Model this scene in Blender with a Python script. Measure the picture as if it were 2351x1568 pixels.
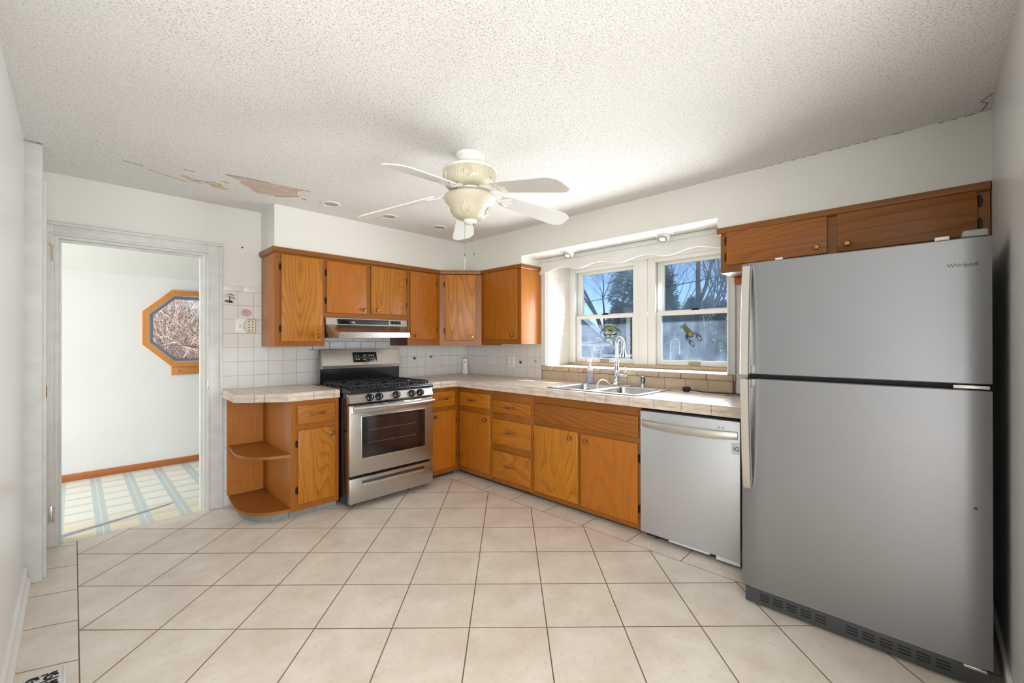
import bpy, bmesh, math, random
from math import sin, cos, pi, radians, hypot, atan2, sqrt
from mathutils import Matrix, Vector
from mathutils.geometry import tessellate_polygon

for o in list(bpy.data.objects):
    bpy.data.objects.remove(o, do_unlink=True)
SC = bpy.context.scene
COL = SC.collection
random.seed(7)

# ------------------------------------------------------------------ camera
cam_d = bpy.data.cameras.new('camera')
cam = bpy.data.objects.new('camera', cam_d)
COL.objects.link(cam)
YAW, PITCH, ROLL = radians(44.3134), radians(0.0965), radians(-0.0739)
FW = Vector((cos(YAW) * cos(PITCH), sin(YAW) * cos(PITCH), sin(PITCH)))
RT = Vector((sin(YAW), -cos(YAW), 0))
UP = RT.cross(FW)
RT2 = cos(ROLL) * RT + sin(ROLL) * UP
UP2 = -sin(ROLL) * RT + cos(ROLL) * UP
R = Matrix((RT2, UP2, -FW)).transposed().to_4x4()
cam.matrix_world = Matrix.Translation((-3.2774, -3.9671, 1.2856)) @ R
cam_d.sensor_width = 36.0
cam_d.lens = 36.0 * 983.55 / 2351.0
cam_d.clip_start = 0.02
cam_d.clip_end = 300
SC.camera = cam

# ------------------------------------------------------------------ world, sun, lights, exposure
SC.view_settings.view_transform = 'Standard'
SC.view_settings.look = 'None'
SC.view_settings.gamma = 1.0
SC.view_settings.exposure = 0.1
SC.view_settings.use_curve_mapping = False
SUN_DIR = Vector((-1.0, 0.55, -0.78))           # the way the light travels
w = bpy.data.worlds.new('world')
SC.world = w
w.use_nodes = True
wn = w.node_tree
wn.nodes.clear()
sky = wn.nodes.new('ShaderNodeTexSky')
sky.sky_type = 'NISHITA'
sky.sun_disc = False
sky.sun_elevation = radians(33)
sky.sun_rotation = radians(200)
sky.altitude = 0
sky.air_density = 1.0
sky.dust_density = 0.1
sky.ozone_density = 2.5
bg = wn.nodes.new('ShaderNodeBackground')
bg.inputs['Strength'].default_value = 0.16
wo = wn.nodes.new('ShaderNodeOutputWorld')
tint = wn.nodes.new('ShaderNodeMix')
tint.data_type = 'RGBA'
tint.blend_type = 'MULTIPLY'
tint.inputs[0].default_value = 1.0
tint.inputs[7].default_value = (0.78, 0.92, 1.22, 1.0)
wn.links.new(sky.outputs[0], tint.inputs[6])
wn.links.new(tint.outputs[2], bg.inputs[0])
wn.links.new(bg.outputs[0], wo.inputs[0])


def lamp(name, kind, loc, direction, energy, color=(1, 1, 1), size=1.0, size_y=None, spread=None):
    d = bpy.data.lights.new(name, kind)
    d.energy = energy
    d.color = color
    if kind == 'AREA':
        d.shape = 'RECTANGLE'
        d.size = size
        d.size_y = size_y or size
        if spread:
            d.spread = spread
    o = bpy.data.objects.new(name, d)
    o.location = loc
    o.rotation_euler = Vector(direction).to_track_quat('-Z', 'Y').to_euler()
    COL.objects.link(o)
    return o


sun = lamp('sun', 'SUN', (20, -12, 15), SUN_DIR, 9.0, (1.0, 0.96, 0.9))
sun.data.angle = radians(0.6)
# breakfast room and kitchen window daylight; the lamps behind the camera are added fill
lamp('fill_family_room_west', 'AREA', (-6.3, -5.7, 1.35), (1, 0.2, 0.02), 34, (0.94, 0.975, 1.0), 2.2, 1.9)  # added side fill; the west wall has no window
lamp('fill_family_room_south', 'AREA', (-4.1, -6.8, 1.35), (0.1, 1, 0.02), 118, (0.92, 0.96, 1.0), 3.4, 1.9)  # added broad fill from behind the camera, in front of a solid wall
lamp('ceiling_uplight_fill', 'AREA', (-4.4, -5.0, 0.25), (0.9, 0.9, 1.0), 62, (0.965, 0.985, 1.0), 2.6, 2.6)  # added low lamp aimed upward to brighten the ceiling
lamp('daylight_breakfast_room', 'AREA', (-5.9, 0.95, 1.3), (1, 0, 0), 62, (0.97, 0.985, 1.0), 1.4, 1.7)
lamp('daylight_kitchen_window', 'AREA', (0.33, -2.09, 1.4), (-1, 0, 0.2), 30, (0.95, 0.98, 1.0), 1.5, 0.75, 2.1)

# ------------------------------------------------------------------ materials
def lin(c):
    def f(v):
        v /= 255.0
        return v / 12.92 if v <= 0.04045 else ((v + 0.055) / 1.055) ** 2.4
    return (f(c[0]), f(c[1]), f(c[2]), 1.0)


class Mat:
    def __init__(s, name):
        s.m = bpy.data.materials.new(name)
        s.m.use_nodes = True
        s.t = s.m.node_tree
        s.t.nodes.clear()
        s.out = s.t.nodes.new('ShaderNodeOutputMaterial')

    def n(s, typ, props=None, **ins):
        nd = s.t.nodes.new('ShaderNode' + typ)
        for k, v in (props or {}).items():
            setattr(nd, k, v)
        for k, v in ins.items():
            key = int(k[1:]) if k[0] == '_' else k.replace('_', ' ')
            s.put(nd.inputs[key], v)
        return nd

    def put(s, sock, v):
        if isinstance(v, bpy.types.NodeSocket):
            s.t.links.new(v, sock)
        else:
            sock.default_value = v

    def mt(s, op, a, b=0.0, c=0.0):
        return s.n('Math', {'operation': op}, _0=a, _1=b, _2=c).outputs[0]

    def mix(s, f, a, b, blend='MIX'):
        nd = s.n('Mix', {'data_type': 'RGBA', 'blend_type': blend})
        s.put(nd.inputs[0], f)
        s.put(nd.inputs[6], a)
        s.put(nd.inputs[7], b)
        return nd.outputs[2]

    def pos(s):
        return s.n('NewGeometry').outputs['Position']

    def objco(s):
        return s.n('TexCoord').outputs['Object']

    def sep(s, v):
        nd = s.n('SeparateXYZ', _0=v)
        return nd.outputs

    def comb(s, x, y, z):
        return s.n('CombineXYZ', _0=x, _1=y, _2=z).outputs[0]

    def vm(s, op, a, b):
        return s.n('VectorMath', {'operation': op}, _0=a, _1=b).outputs[0]

    def noise(s, vec, scale, detail=2.0, rough=0.5, dist=0.0):
        return s.n('TexNoise', Vector=vec, Scale=scale, Detail=detail, Roughness=rough, Distortion=dist).outputs[0]

    def ramp(s, f, stops):
        nd = s.n('ValToRGB', _0=f)
        el = nd.color_ramp.elements
        while len(el) < len(stops):
            el.new(0.5)
        for e, (p, c) in zip(el, stops):
            e.position = p
            e.color = c
        return nd.outputs[0]

    def rng(s, f, a, b, c=0.0, d=1.0):
        return s.n('MapRange', _0=f, _1=a, _2=b, _3=c, _4=d).outputs[0]

    def bump(s, h, strength=0.3, dist=0.01):
        return s.n('Bump', Strength=strength, Distance=dist, Height=h).outputs[0]

    def pbr(s, col, rough=0.5, metal=0.0, normal=None, coat=0.0, spec=0.5, aniso=0.0, coat_rough=0.1):
        b = s.n('BsdfPrincipled')
        s.put(b.inputs['Base Color'], col)
        s.put(b.inputs['Roughness'], rough)
        s.put(b.inputs['Metallic'], metal)
        b.inputs['Specular IOR Level'].default_value = spec
        b.inputs['Coat Weight'].default_value = coat
        b.inputs['Coat Roughness'].default_value = coat_rough
        b.inputs['Anisotropic'].default_value = aniso
        if normal is not None:
            s.put(b.inputs['Normal'], normal)
        s.t.links.new(b.outputs[0], s.out.inputs[0])
        return b

    def grid(s, u, pitch, phase, width):
        """1 on lines u = phase + k*pitch"""
        a = s.mt('DIVIDE', s.mt('SUBTRACT', u, phase), pitch)
        f = s.mt('FRACT', s.mt('ADD', a, 1000.5))
        d = s.mt('MULTIPLY', s.mt('ABSOLUTE', s.mt('SUBTRACT', f, 0.5)), pitch)
        e = min(0.2 * width, 0.002)
        return s.rng(d, width / 2 - e, width / 2 + e, 1.0, 0.0)


def plain(name, rgb, rough=0.5, metal=0.0, coat=0.0, spec=0.5, nscale=None, namp=0.06):
    m = Mat(name)
    c = lin(rgb)
    if nscale:
        f = m.noise(m.objco(), nscale, 3.0)
        d = tuple(v * (1 - namp * 2.2) for v in c[:3]) + (1,)
        b = tuple(min(1, v * (1 + namp)) for v in c[:3]) + (1,)
        c = m.mix(m.rng(f, 0.3, 0.7), d, b)
    m.pbr(c, rough, metal, None, coat, spec)
    return m.m


def wood(name, light, dark, axis='z', rings=22.0, contrast=1.0, rough=0.4, grain=3.4, coat=0.15):
    m = Mat(name)
    rnd = m.n('ObjectInfo').outputs['Random']
    co = m.vm('ADD', m.objco(), m.comb(m.mt('MULTIPLY', rnd, 37.0), m.mt('MULTIPLY', rnd, 91.0), m.mt('MULTIPLY', rnd, 53.0)))
    lo, hi = 0.15, 1.0
    sc = {'x': (lo, hi, hi), 'y': (hi, lo, hi), 'z': (hi, hi, lo)}[axis]
    st = m.vm('MULTIPLY', co, sc)
    n = m.noise(st, grain, 1.0, 0.4, 0.25)
    jit = m.noise(m.vm('MULTIPLY', co, {'x': (6, 30, 30), 'y': (30, 6, 30), 'z': (30, 30, 6)}[axis]), 1.0, 2.0)
    r = m.mt('FRACT', m.mt('ADD', m.mt('MULTIPLY', n, rings), m.mt('MULTIPLY', jit, 0.35)))
    r2 = m.ramp(r, [(0.0, (0.05, 0.05, 0.05, 1)), (0.5, (0.16, 0.16, 0.16, 1)), (0.84, (0.75, 0.75, 0.75, 1)), (0.93, (1, 1, 1, 1)), (1.0, (0.05, 0.05, 0.05, 1))])
    sf = {'x': (3.5, 130, 130), 'y': (130, 3.5, 130), 'z': (130, 130, 3.5)}[axis]
    fib = m.noise(m.vm('MULTIPLY', co, sf), 1.0, 2.0)
    big = m.noise(st, 1.6, 1.0)
    f = m.mt('ADD', m.mt('MULTIPLY', r2, 0.62 * contrast), m.mt('MULTIPLY', m.rng(fib, 0.38, 0.68), 0.26))
    f = m.mt('ADD', f, m.mt('MULTIPLY', m.rng(big, 0.35, 0.65), 0.16))
    c = m.mix(f, lin(light), lin(dark))
    tone = m.mt('ADD', 0.92, m.mt('MULTIPLY', rnd, 0.16))
    c = m.mix(1.0, c, m.comb(tone, tone, tone), 'MULTIPLY')
    m.pbr(c, m.rng(fib, 0.3, 0.7, rough, rough + 0.12), 0, m.bump(fib, 0.06, 0.002), coat, 0.45, coat_rough=0.16)
    return m.m


def steel(name, rgb, rough=0.3, axis='x', amp=0.05, metal=1.0):
    m = Mat(name)
    s = {'x': (1.2, 160, 160), 'y': (160, 1.2, 160), 'z': (160, 160, 1.2)}[axis]
    f = m.noise(m.vm('MULTIPLY', m.objco(), s), 6.0, 2.0)
    c = lin(rgb)
    d = tuple(v * (1 - amp * 1.6) for v in c[:3]) + (1,)
    b = tuple(min(1, v * (1 + amp)) for v in c[:3]) + (1,)
    m.pbr(m.mix(m.rng(f, 0.3, 0.7), d, b), m.rng(f, 0.3, 0.7, rough - 0.02, rough + 0.03), metal, m.bump(f, 0.012, 0.001))
    return m.m


def paint(name, rgb, rough=0.45, bumpy=0.05, scale=90.0, spec=0.4):
    m = Mat(name)
    p = m.pos()
    f = m.noise(p, 1.1, 3.0)
    c = lin(rgb)
    d = tuple(v * 0.955 for v in c[:3]) + (1,)
    h = m.noise(p, scale, 2.0)
    m.pbr(m.mix(m.rng(f, 0.35, 0.65), d, c), rough, 0, m.bump(h, bumpy, 0.004), 0, spec)
    return m.m


def tile_wall(name, rgb, grout, pu, pz, fu, fz, u_axis='x', width=0.004, rough=0.22, brick=False, mottled=0.03):
    m = Mat(name)
    x = m.sep(m.pos())
    u = x['XY'.index(u_axis.upper())]
    z = x[2]
    gz = m.grid(z, pz, fz, width)
    if brick:
        row = m.mt('FLOOR', m.mt('DIVIDE', m.mt('SUBTRACT', z, fz), pz))
        u2 = m.mt('ADD', u, m.mt('MULTIPLY', m.mt('MODULO', m.mt('ADD', row, 100.0), 2.0), pu / 2))
        gu = m.grid(u2, pu, fu, width)
    else:
        gu = m.grid(u, pu, fu, width)
    g = m.mt('MAXIMUM', gu, gz)
    f = m.noise(m.pos(), 3.5, 3.0)
    c = lin(rgb)
    d = tuple(v * (1 - mottled * 2) for v in c[:3]) + (1,)
    c = m.mix(m.rng(f, 0.35, 0.65), c, d)
    c = m.mix(g, c, lin(grout))
    m.pbr(c, m.rng(g, 0, 1, rough, 0.8), 0, m.bump(m.mt('SUBTRACT', 1.0, g), 0.4, 0.002), 0, 0.5)
    return m.m


def floor_tiles():
    m = Mat('floor_tile')
    x = m.sep(m.pos())
    X, Y = x[0], x[1]
    a = radians(44.73)
    e1 = (sin(a), -cos(a))
    e2 = (cos(a), sin(a))
    dx, dy = m.mt('SUBTRACT', X, -2.275), m.mt('SUBTRACT', Y, -2.232)
    u = m.mt('ADD', m.mt('MULTIPLY', dx, e1[0]), m.mt('MULTIPLY', dy, e1[1]))
    v = m.mt('ADD', m.mt('MULTIPLY', dx, e2[0]), m.mt('MULTIPLY', dy, e2[1]))
    P, W = 0.3484, 0.0052
    diag = m.mt('MAXIMUM', m.grid(u, P, 0, W), m.grid(v, P, 0, W))
    right = m.mt('GREATER_THAN', X, -0.79)
    left = m.mt('LESS_THAN', X, -3.26)
    rb = m.grid(Y, 0.3505, -1.163, W)
    lb = m.grid(m.mt('SUBTRACT', Y, m.mt('MULTIPLY', m.mt('ADD', X, 3.26), -0.4)), 0.3555, -0.425, W)
    g = m.mix(right, diag, rb)
    g = m.mix(left, g, lb)
    line = m.mt('MAXIMUM', m.rng(m.mt('ABSOLUTE', m.mt('ADD', X, 0.79)), W * 0.3, W * 0.5, 1, 0),
                m.rng(m.mt('ABSOLUTE', m.mt('ADD', X, 3.26)), W * 0.3, W * 0.5, 1, 0))
    g = m.mt('MAXIMUM', m.sep(g)[0], line)
    n1 = m.noise(m.pos(), 5.0, 5.0, 0.6)
    n2 = m.noise(m.pos(), 38.0, 4.0, 0.6)
    c = m.mix(m.rng(n1, 0.35, 0.68), lin((236, 226, 213)), lin((219, 205, 190)))
    c = m.mix(m.rng(n2, 0.56, 0.72, 0.0, 0.4), c, lin((200, 184, 168)))
    # hairline scratches in the glaze
    ws = m.noise(m.vm('MULTIPLY', m.pos(), (1.0, 1.0, 1.0)), 9.0, 4.0, 0.6, 1.2)
    cr = m.rng(m.mt('ABSOLUTE', m.mt('SUBTRACT', ws, 0.62)), 0.0, 0.003, 0.5, 0.0)
    c = m.mix(cr, c, lin((150, 132, 116)))
    c = m.mix(g, c, lin((112, 94, 76)))
    h = m.mt('ADD', m.mt('MULTIPLY', m.mt('SUBTRACT', 1.0, g), 1.0), m.mt('MULTIPLY', n1, 0.12))
    m.pbr(c, m.rng(g, 0, 1, 0.36, 0.9), 0, m.bump(h, 0.25, 0.003), 0, 0.45)
    return m.m


def counter_tiles():
    m = Mat('counter_tile')
    x = m.sep(m.pos())
    g = m.mt('MAXIMUM', m.grid(x[1], 0.175, -0.957, 0.0035), m.grid(x[0], 0.175, -0.52, 0.0035))
    n = m.noise(m.vm('MULTIPLY', m.pos(), (3.0, 1.0, 1.0)), 7.0, 4.0, 0.6)
    c = m.mix(m.rng(n, 0.35, 0.7), lin((228, 216, 202)), lin((208, 191, 174)))
    c = m.mix(m.mt('MULTIPLY', g, 0.75), c, lin((140, 112, 88)))
    m.pbr(c, m.rng(g, 0, 1, 0.3, 0.9), 0, m.bump(m.mt('SUBTRACT', 1.0, g), 0.3, 0.002))
    return m.m


def mottled(name, a, b, scale=9.0, rough=0.35, stretch=(1, 1, 1), bumpk=0.0):
    m = Mat(name)
    n = m.noise(m.vm('MULTIPLY', m.pos(), stretch), scale, 4.0, 0.6)
    m.pbr(m.mix(m.rng(n, 0.32, 0.68), lin(a), lin(b)), rough, 0, m.bump(n, bumpk, 0.004) if bumpk else None)
    return m.m


def popcorn():
    m = Mat('ceiling_popcorn')
    p = m.pos()
    n = m.noise(p, 150.0, 2.0, 0.55, 0.6)
    n2 = m.noise(p, 330.0, 1.0)
    zone = m.noise(p, 0.7, 2.0)
    h = m.mt('ADD', m.rng(n, 0.42, 0.6), m.mt('MULTIPLY', n2, 0.3))
    grain_shade = m.rng(n, 0.36, 0.47, 1.0, 0.0)  # shade in the hollows between grains, painted into the colour
    amount = m.rng(zone, 0.3, 0.6, 0.35, 1.0)
    c = m.mix(m.mt('MULTIPLY', grain_shade, m.mt('MULTIPLY', amount, 0.72)), lin((238, 237, 233)), lin((168, 165, 158)))
    m.pbr(c, 0.85, 0, m.bump(h, 0.36, 0.005), 0, 0.2)
    return m.m


def linoleum():
    m = Mat('linoleum')
    x = m.sep(m.pos())
    X, Y = x[0], x[1]
    wide = m.grid(X, 0.2268, -3.132, 0.072)
    fine = m.grid(X, 0.2268, -3.132, 0.006)
    cross = m.grid(Y, 0.212, 0.21, 0.048)
    n = m.noise(m.vm('MULTIPLY', m.pos(), (14.0, 60.0, 1.0)), 1.5, 3.0)
    worn = m.mt('MULTIPLY', m.rng(Y, 0.28, 0.46, 1.0, 0.0), m.rng(m.noise(m.pos(), 2.0, 1.0), 0.2, 0.4))
    base = m.mix(worn, lin((236, 234, 222)), lin((232, 219, 188)))
    st = m.mix(n, lin((176, 190, 190)), lin((204, 214, 212)))
    c = m.mix(m.mt('MULTIPLY', cross, 0.7), base, st)
    c = m.mix(wide, c, st)
    c = m.mix(m.mt('MULTIPLY', fine, 0.8), c, lin((232, 232, 226)))
    m.pbr(c, 0.3, 0, None)
    return m.m


def glass_pane(name, haze=0.10, lowz=1.1, highz=2.0):
    m = Mat(name)
    tr = m.n('BsdfTransparent', Color=(0.93, 0.96, 0.98, 1))
    gl = m.n('BsdfGlossy', Color=(1, 1, 1, 1), Roughness=0.02)
    tl = m.n('BsdfTranslucent', Color=(0.55, 0.72, 1.0, 1))
    n = m.noise(m.pos(), 3.0, 4.0, 0.6)
    sm = m.noise(m.vm('MULTIPLY', m.pos(), (1, 4.0, 1.5)), 2.2, 3.0)
    hz = m.mt('MULTIPLY', m.mt('ADD', m.rng(n, 0.3, 0.7, 0.35, 1.2), m.rng(sm, 0.45, 0.75, 0.0, 0.8)), haze)
    s1 = m.n('MixShader', _0=hz)
    m.put(s1.inputs[1], tr.outputs[0])
    m.put(s1.inputs[2], tl.outputs[0])
    lw = m.n('LayerWeight', Blend=0.25)
    s2 = m.n('MixShader', _0=m.mt('ADD', 0.012, m.mt('MULTIPLY', lw.outputs['Facing'], 0.05)))
    m.put(s2.inputs[1], s1.outputs[0])
    m.put(s2.inputs[2], gl.outputs[0])
    m.t.links.new(s2.outputs[0], m.out.inputs[0])
    return m.m


def clear_plastic(name, tint, mixf=0.75):
    m = Mat(name)
    tr = m.n('BsdfTransparent', Color=lin(tint))
    b = m.n('BsdfPrincipled')
    b.inputs['Base Color'].default_value = lin(tint)
    b.inputs['Roughness'].default_value = 0.08
    s = m.n('MixShader', _0=1 - mixf)
    m.put(s.inputs[1], tr.outputs[0])
    m.put(s.inputs[2], b.outputs[0])
    m.t.links.new(s.outputs[0], m.out.inputs[0])
    return m.m


def frosted(name, rgb):
    m = Mat(name)
    x = m.objco()
    xs = m.sep(x)
    ang = m.mt('ARCTAN2', xs[1], xs[0])
    rib = m.mt('SINE', m.mt('MULTIPLY', ang, 60.0))
    b = m.pbr(lin(rgb), 0.3, 0, m.bump(rib, 0.25, 0.004), 0.3)
    b.inputs['Subsurface Weight'].default_value = 0.15
    b.inputs['Subsurface Radius'].default_value = (0.02, 0.02, 0.015)
    return m.m


def siding(name, a, b, pitch=0.18):
    m = Mat(name)
    z = m.sep(m.pos())[2]
    g = m.grid(z, pitch, 0.0, 0.03)
    m.pbr(m.mix(g, lin(a), lin(b)), 0.7)
    return m.m


WALL = paint('wall_paint', (232, 230, 223))
WALL_WARM = paint('soffit_paint', (229, 227, 219))
WALL_WHITE = paint('breakfast_wall_paint', (238, 239, 238))
WALL_SEMI = paint('semigloss_wall_paint', (226, 227, 226), 0.3, 0.03, 40, 0.5)
CEIL = popcorn()
CEIL_FLAT = paint('flat_ceiling_paint', (238, 238, 234), 0.8)
TRIM = plain('white_gloss_trim', (230, 230, 226), 0.3, nscale=6, namp=0.02)
TRIM_OLD = plain('aged_white_trim', (222, 222, 218), 0.38, nscale=14, namp=0.04)
SASH = plain('white_vinyl_sash', (232, 231, 226), 0.35)
FLOOR = floor_tiles()
LINO = linoleum()
DOOR_W = wood('golden_birch_door', (194, 123, 18), (134, 73, 4), rings=30, contrast=0.85)
DOOR_W2 = wood('plain_birch_door', (178, 104, 15), (140, 75, 6), rings=20, contrast=0.5)
DRAWER_W = wood('birch_drawer_front', (184, 113, 16), (134, 73, 5), 'y', 26, 0.8)
DRAWER_WX = wood('birch_drawer_front_back_run', (184, 113, 16), (134, 73, 5), 'x', 26, 0.8)
FRAME_W = wood('amber_face_frame', (154, 88, 9), (114, 61, 3), rings=14, contrast=0.5)
FRAME_WX = wood('amber_rail', (146, 84, 6), (106, 59, 2), 'x', 14, 0.4)
FRAME_WY = wood('amber_rail_side', (144, 83, 8), (104, 58, 3), 'y', 14, 0.4)
FRIDGE_CAB_W = wood('russet_birch_door', (164, 96, 15), (110, 60, 5), 'y', 26, 0.8)
SIDE_W = wood('cabinet_side_panel', (184, 113, 36), (146, 82, 16), rings=12, contrast=0.4)
SHELF_W = wood('shelf_birch', (160, 94, 30), (126, 68, 15), 'x', 12, 0.5)
PINE = wood('honey_pine', (206, 138, 68), (176, 102, 42), 'x', 9, 0.6)
PINE_Z = wood('honey_pine_frame', (214, 146, 76), (184, 112, 50), 'z', 7, 0.4)
BASE_PINE = wood('brown_pine_baseboard', (186, 112, 60), (150, 82, 40), 'x', 9, 0.5)
TILE_BACK = tile_wall('white_wall_tile', (229, 227, 222), (176, 172, 166), 0.111, 0.1125, -2.358, 1.584, 'x', 0.0035)
TILE_RIGHT = tile_wall('white_wall_tile_window_side', (229, 225, 218), (182, 176, 168), 0.105, 0.1055, -0.576, 1.131, 'y', 0.003)
TILE_SUB = tile_wall('white_subway_tile', (226, 227, 226), (120, 112, 104), 0.152, 0.0765, -1.78, 1.22, 'x', 0.005, brick=True)
TILE_RET = tile_wall('cream_return_tile', (226, 219, 208), (196, 184, 168), 0.178, 0.1715, 0.195, 1.402, 'x', 0.003)
TILE_SILL = mottled('tan_sill_tile', (212, 190, 162), (186, 160, 132), 9, 0.35)
TILE_SILL2 = tile_wall('tan_brick_tile', (205, 184, 158), (146, 122, 98), 0.165, 0.20, -1.31, 0.83, 'y', 0.004, mottled=0.07)
CAP = mottled('counter_edge_tile', (224, 213, 200), (196, 178, 160), 10, 0.35, (1, 1, 4))
COUNTER = counter_tiles()
GROUT = plain('brown_grout', (120, 98, 78), 0.9)
STEEL = steel('brushed_stainless', (196, 192, 186), 0.3, 'x', 0.015)
STEEL_L = steel('bright_stainless', (214, 212, 208), 0.26, 'x', 0.015)
FRIDGE_M = steel('fridge_stainless', (144, 144, 147), 0.33, 'y', 0.02, 0.9)
DW_M = steel('dishwasher_stainless', (206, 209, 213), 0.38, 'y', 0.02, 0.8)
HANDLE_M = steel('satin_handle_metal', (208, 204, 196), 0.32, 'z', 0.02)
SINK_M = steel('sink_stainless', (206, 207, 208), 0.27, 'y', 0.03)
CHROME = plain('chrome', (225, 228, 232), 0.06, 1.0)
BRASS = plain('aged_brass', (168, 128, 72), 0.32, 1.0, nscale=60, namp=0.15)
BRONZE = plain('dark_bronze', (58, 44, 34), 0.42, 0.8)
BLACK = plain('black_enamel', (24, 25, 29), 0.16, 0, 0.5)
BLACK_M = plain('matte_black', (22, 22, 24), 0.5)
IRON = plain('cast_iron', (40, 42, 46), 0.55, 0.1, nscale=120, namp=0.1)
OVEN_GLASS = plain('oven_glass', (14, 12, 13), 0.06, 0, 0.6)
OVEN_WIN = plain('oven_window', (34, 24, 24), 0.1, 0, 0.5)
RACK = plain('oven_rack', (120, 112, 108), 0.3, 0.6)
DARK_GREY = plain('dark_grey_plastic', (62, 63, 66), 0.5)
CHARCOAL = plain('charcoal_side', (34, 35, 38), 0.55)
WHITE_P = plain('white_plastic', (236, 236, 232), 0.35)
IVORY = plain('ivory_plastic', (226, 218, 198), 0.35)
FAN_CREAM = frosted('ribbed_cream_glass', (208, 200, 176))
FAN_WHITE = plain('fan_white_enamel', (232, 230, 222), 0.3, 0, 0.3)
BLADE = plain('fan_blade_white', (226, 226, 222), 0.22, 0, 0.4)
DISPLAY = plain('black_display', (20, 22, 24), 0.12)
LED = plain('display_marking', (150, 156, 150), 0.5)
LEDG = plain('green_display_digits', (70, 110, 62), 0.5)
INK = plain('black_ink', (16, 16, 16), 0.6)
INK_GREY = plain('grey_lettering', (70, 72, 76), 0.4)
LABEL_W = plain('white_label', (238, 240, 240), 0.5)
GREEN_GL = clear_plastic('sticker_green_film', (196, 200, 140), 0.72)
BLUE_GL = clear_plastic('sticker_blue_film', (170, 186, 236), 0.6)
WHITE_GL = clear_plastic('sticker_clear_film', (232, 232, 220), 0.6)
SOAP_GL = clear_plastic('clear_bottle_plastic', (240, 240, 250), 0.75)
SOAP_L = clear_plastic('lilac_soap', (212, 206, 236), 0.5)
HOSE = plain('white_hose', (232, 230, 224), 0.4)
BLUE_P = plain('blue_plastic', (58, 150, 210), 0.4)
STICK = plain('bare_wood_stick', (206, 180, 140), 0.7)
PAPER = plain('white_paper_tag', (238, 240, 242), 0.7)
PEEL = mottled('bare_drywall_paper', (214, 196, 182), (196, 174, 158), 14, 0.9)
PEEL2 = mottled('stained_drywall', (208, 178, 138), (220, 200, 170), 22, 0.9)
CRACK = plain('crack_shadow_brown', (122, 108, 94), 0.9)
PIC_BLUE = plain('tile_print_blue', (96, 118, 138), 0.4)
PIC_OLIVE = plain('tile_print_olive', (104, 100, 58), 0.4)
PIC_PINK = plain('tile_print_pink', (204, 172, 168), 0.4, nscale=90, namp=0.12)
PIC_BROWN = plain('tile_print_brown', (126, 98, 80), 0.4)
PIC_DARK = plain('tile_print_dark', (70, 62, 52), 0.4)
SCROLL = plain('register_black', (26, 26, 26), 0.5)
TOE = plain('grey_toe_kick', (138, 140, 134), 0.6, nscale=20, namp=0.1)
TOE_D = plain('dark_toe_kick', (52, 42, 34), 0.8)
GLASS = glass_pane('hazy_window_glass', 0.10)
GLASS_UP = glass_pane('hazy_upper_window_glass', 0.20)
GLASS2 = glass_pane('clear_window_glass', 0.02)
ALU = plain('grey_window_gasket', (128, 138, 150), 0.4, 0.2)
BARK = mottled('grey_bark', (96, 86, 80), (66, 58, 54), 3, 0.9)
BARK_L = mottled('pale_twig_bark', (236, 212, 194), (180, 150, 132), 5, 0.9)
NEEDLE = mottled('evergreen_needles', (92, 112, 80), (54, 74, 58), 1.5, 0.9)
LEAF_Y = mottled('yellow_green_leaves', (150, 168, 60), (96, 120, 40), 4, 0.8)
GROUND = mottled('winter_lawn', (150, 140, 112), (104, 108, 74), 0.8, 0.95)
SIDING = siding('grey_blue_siding', (178, 186, 202), (120, 128, 146))
ROOFM = mottled('brown_shingles', (150, 112, 92), (118, 88, 74), 8, 0.9)
ROOFG = mottled('grey_shingles', (120, 118, 120), (92, 92, 96), 8, 0.9)
WHITE_EXT = plain('white_fascia', (236, 238, 240), 0.6)
WIRE = plain('black_cable', (30, 32, 36), 0.7)

# ------------------------------------------------------------------ mesh helpers
ORG = {}
BACK = Matrix(((1, 0, 0, 0), (0, -1, 0, 0), (0, 0, 1, 0), (0, 0, 0, 1)))      # (u,w,z): u=x, w away from the back wall
RIGHT = Matrix(((0, -1, 0, 0), (-1, 0, 0, 0), (0, 0, 1, 0), (0, 0, 0, 1)))    # u=-y, w away from the right wall


def frame_at(base, off):
    return base @ Matrix.Translation((0, off, 0))


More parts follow.
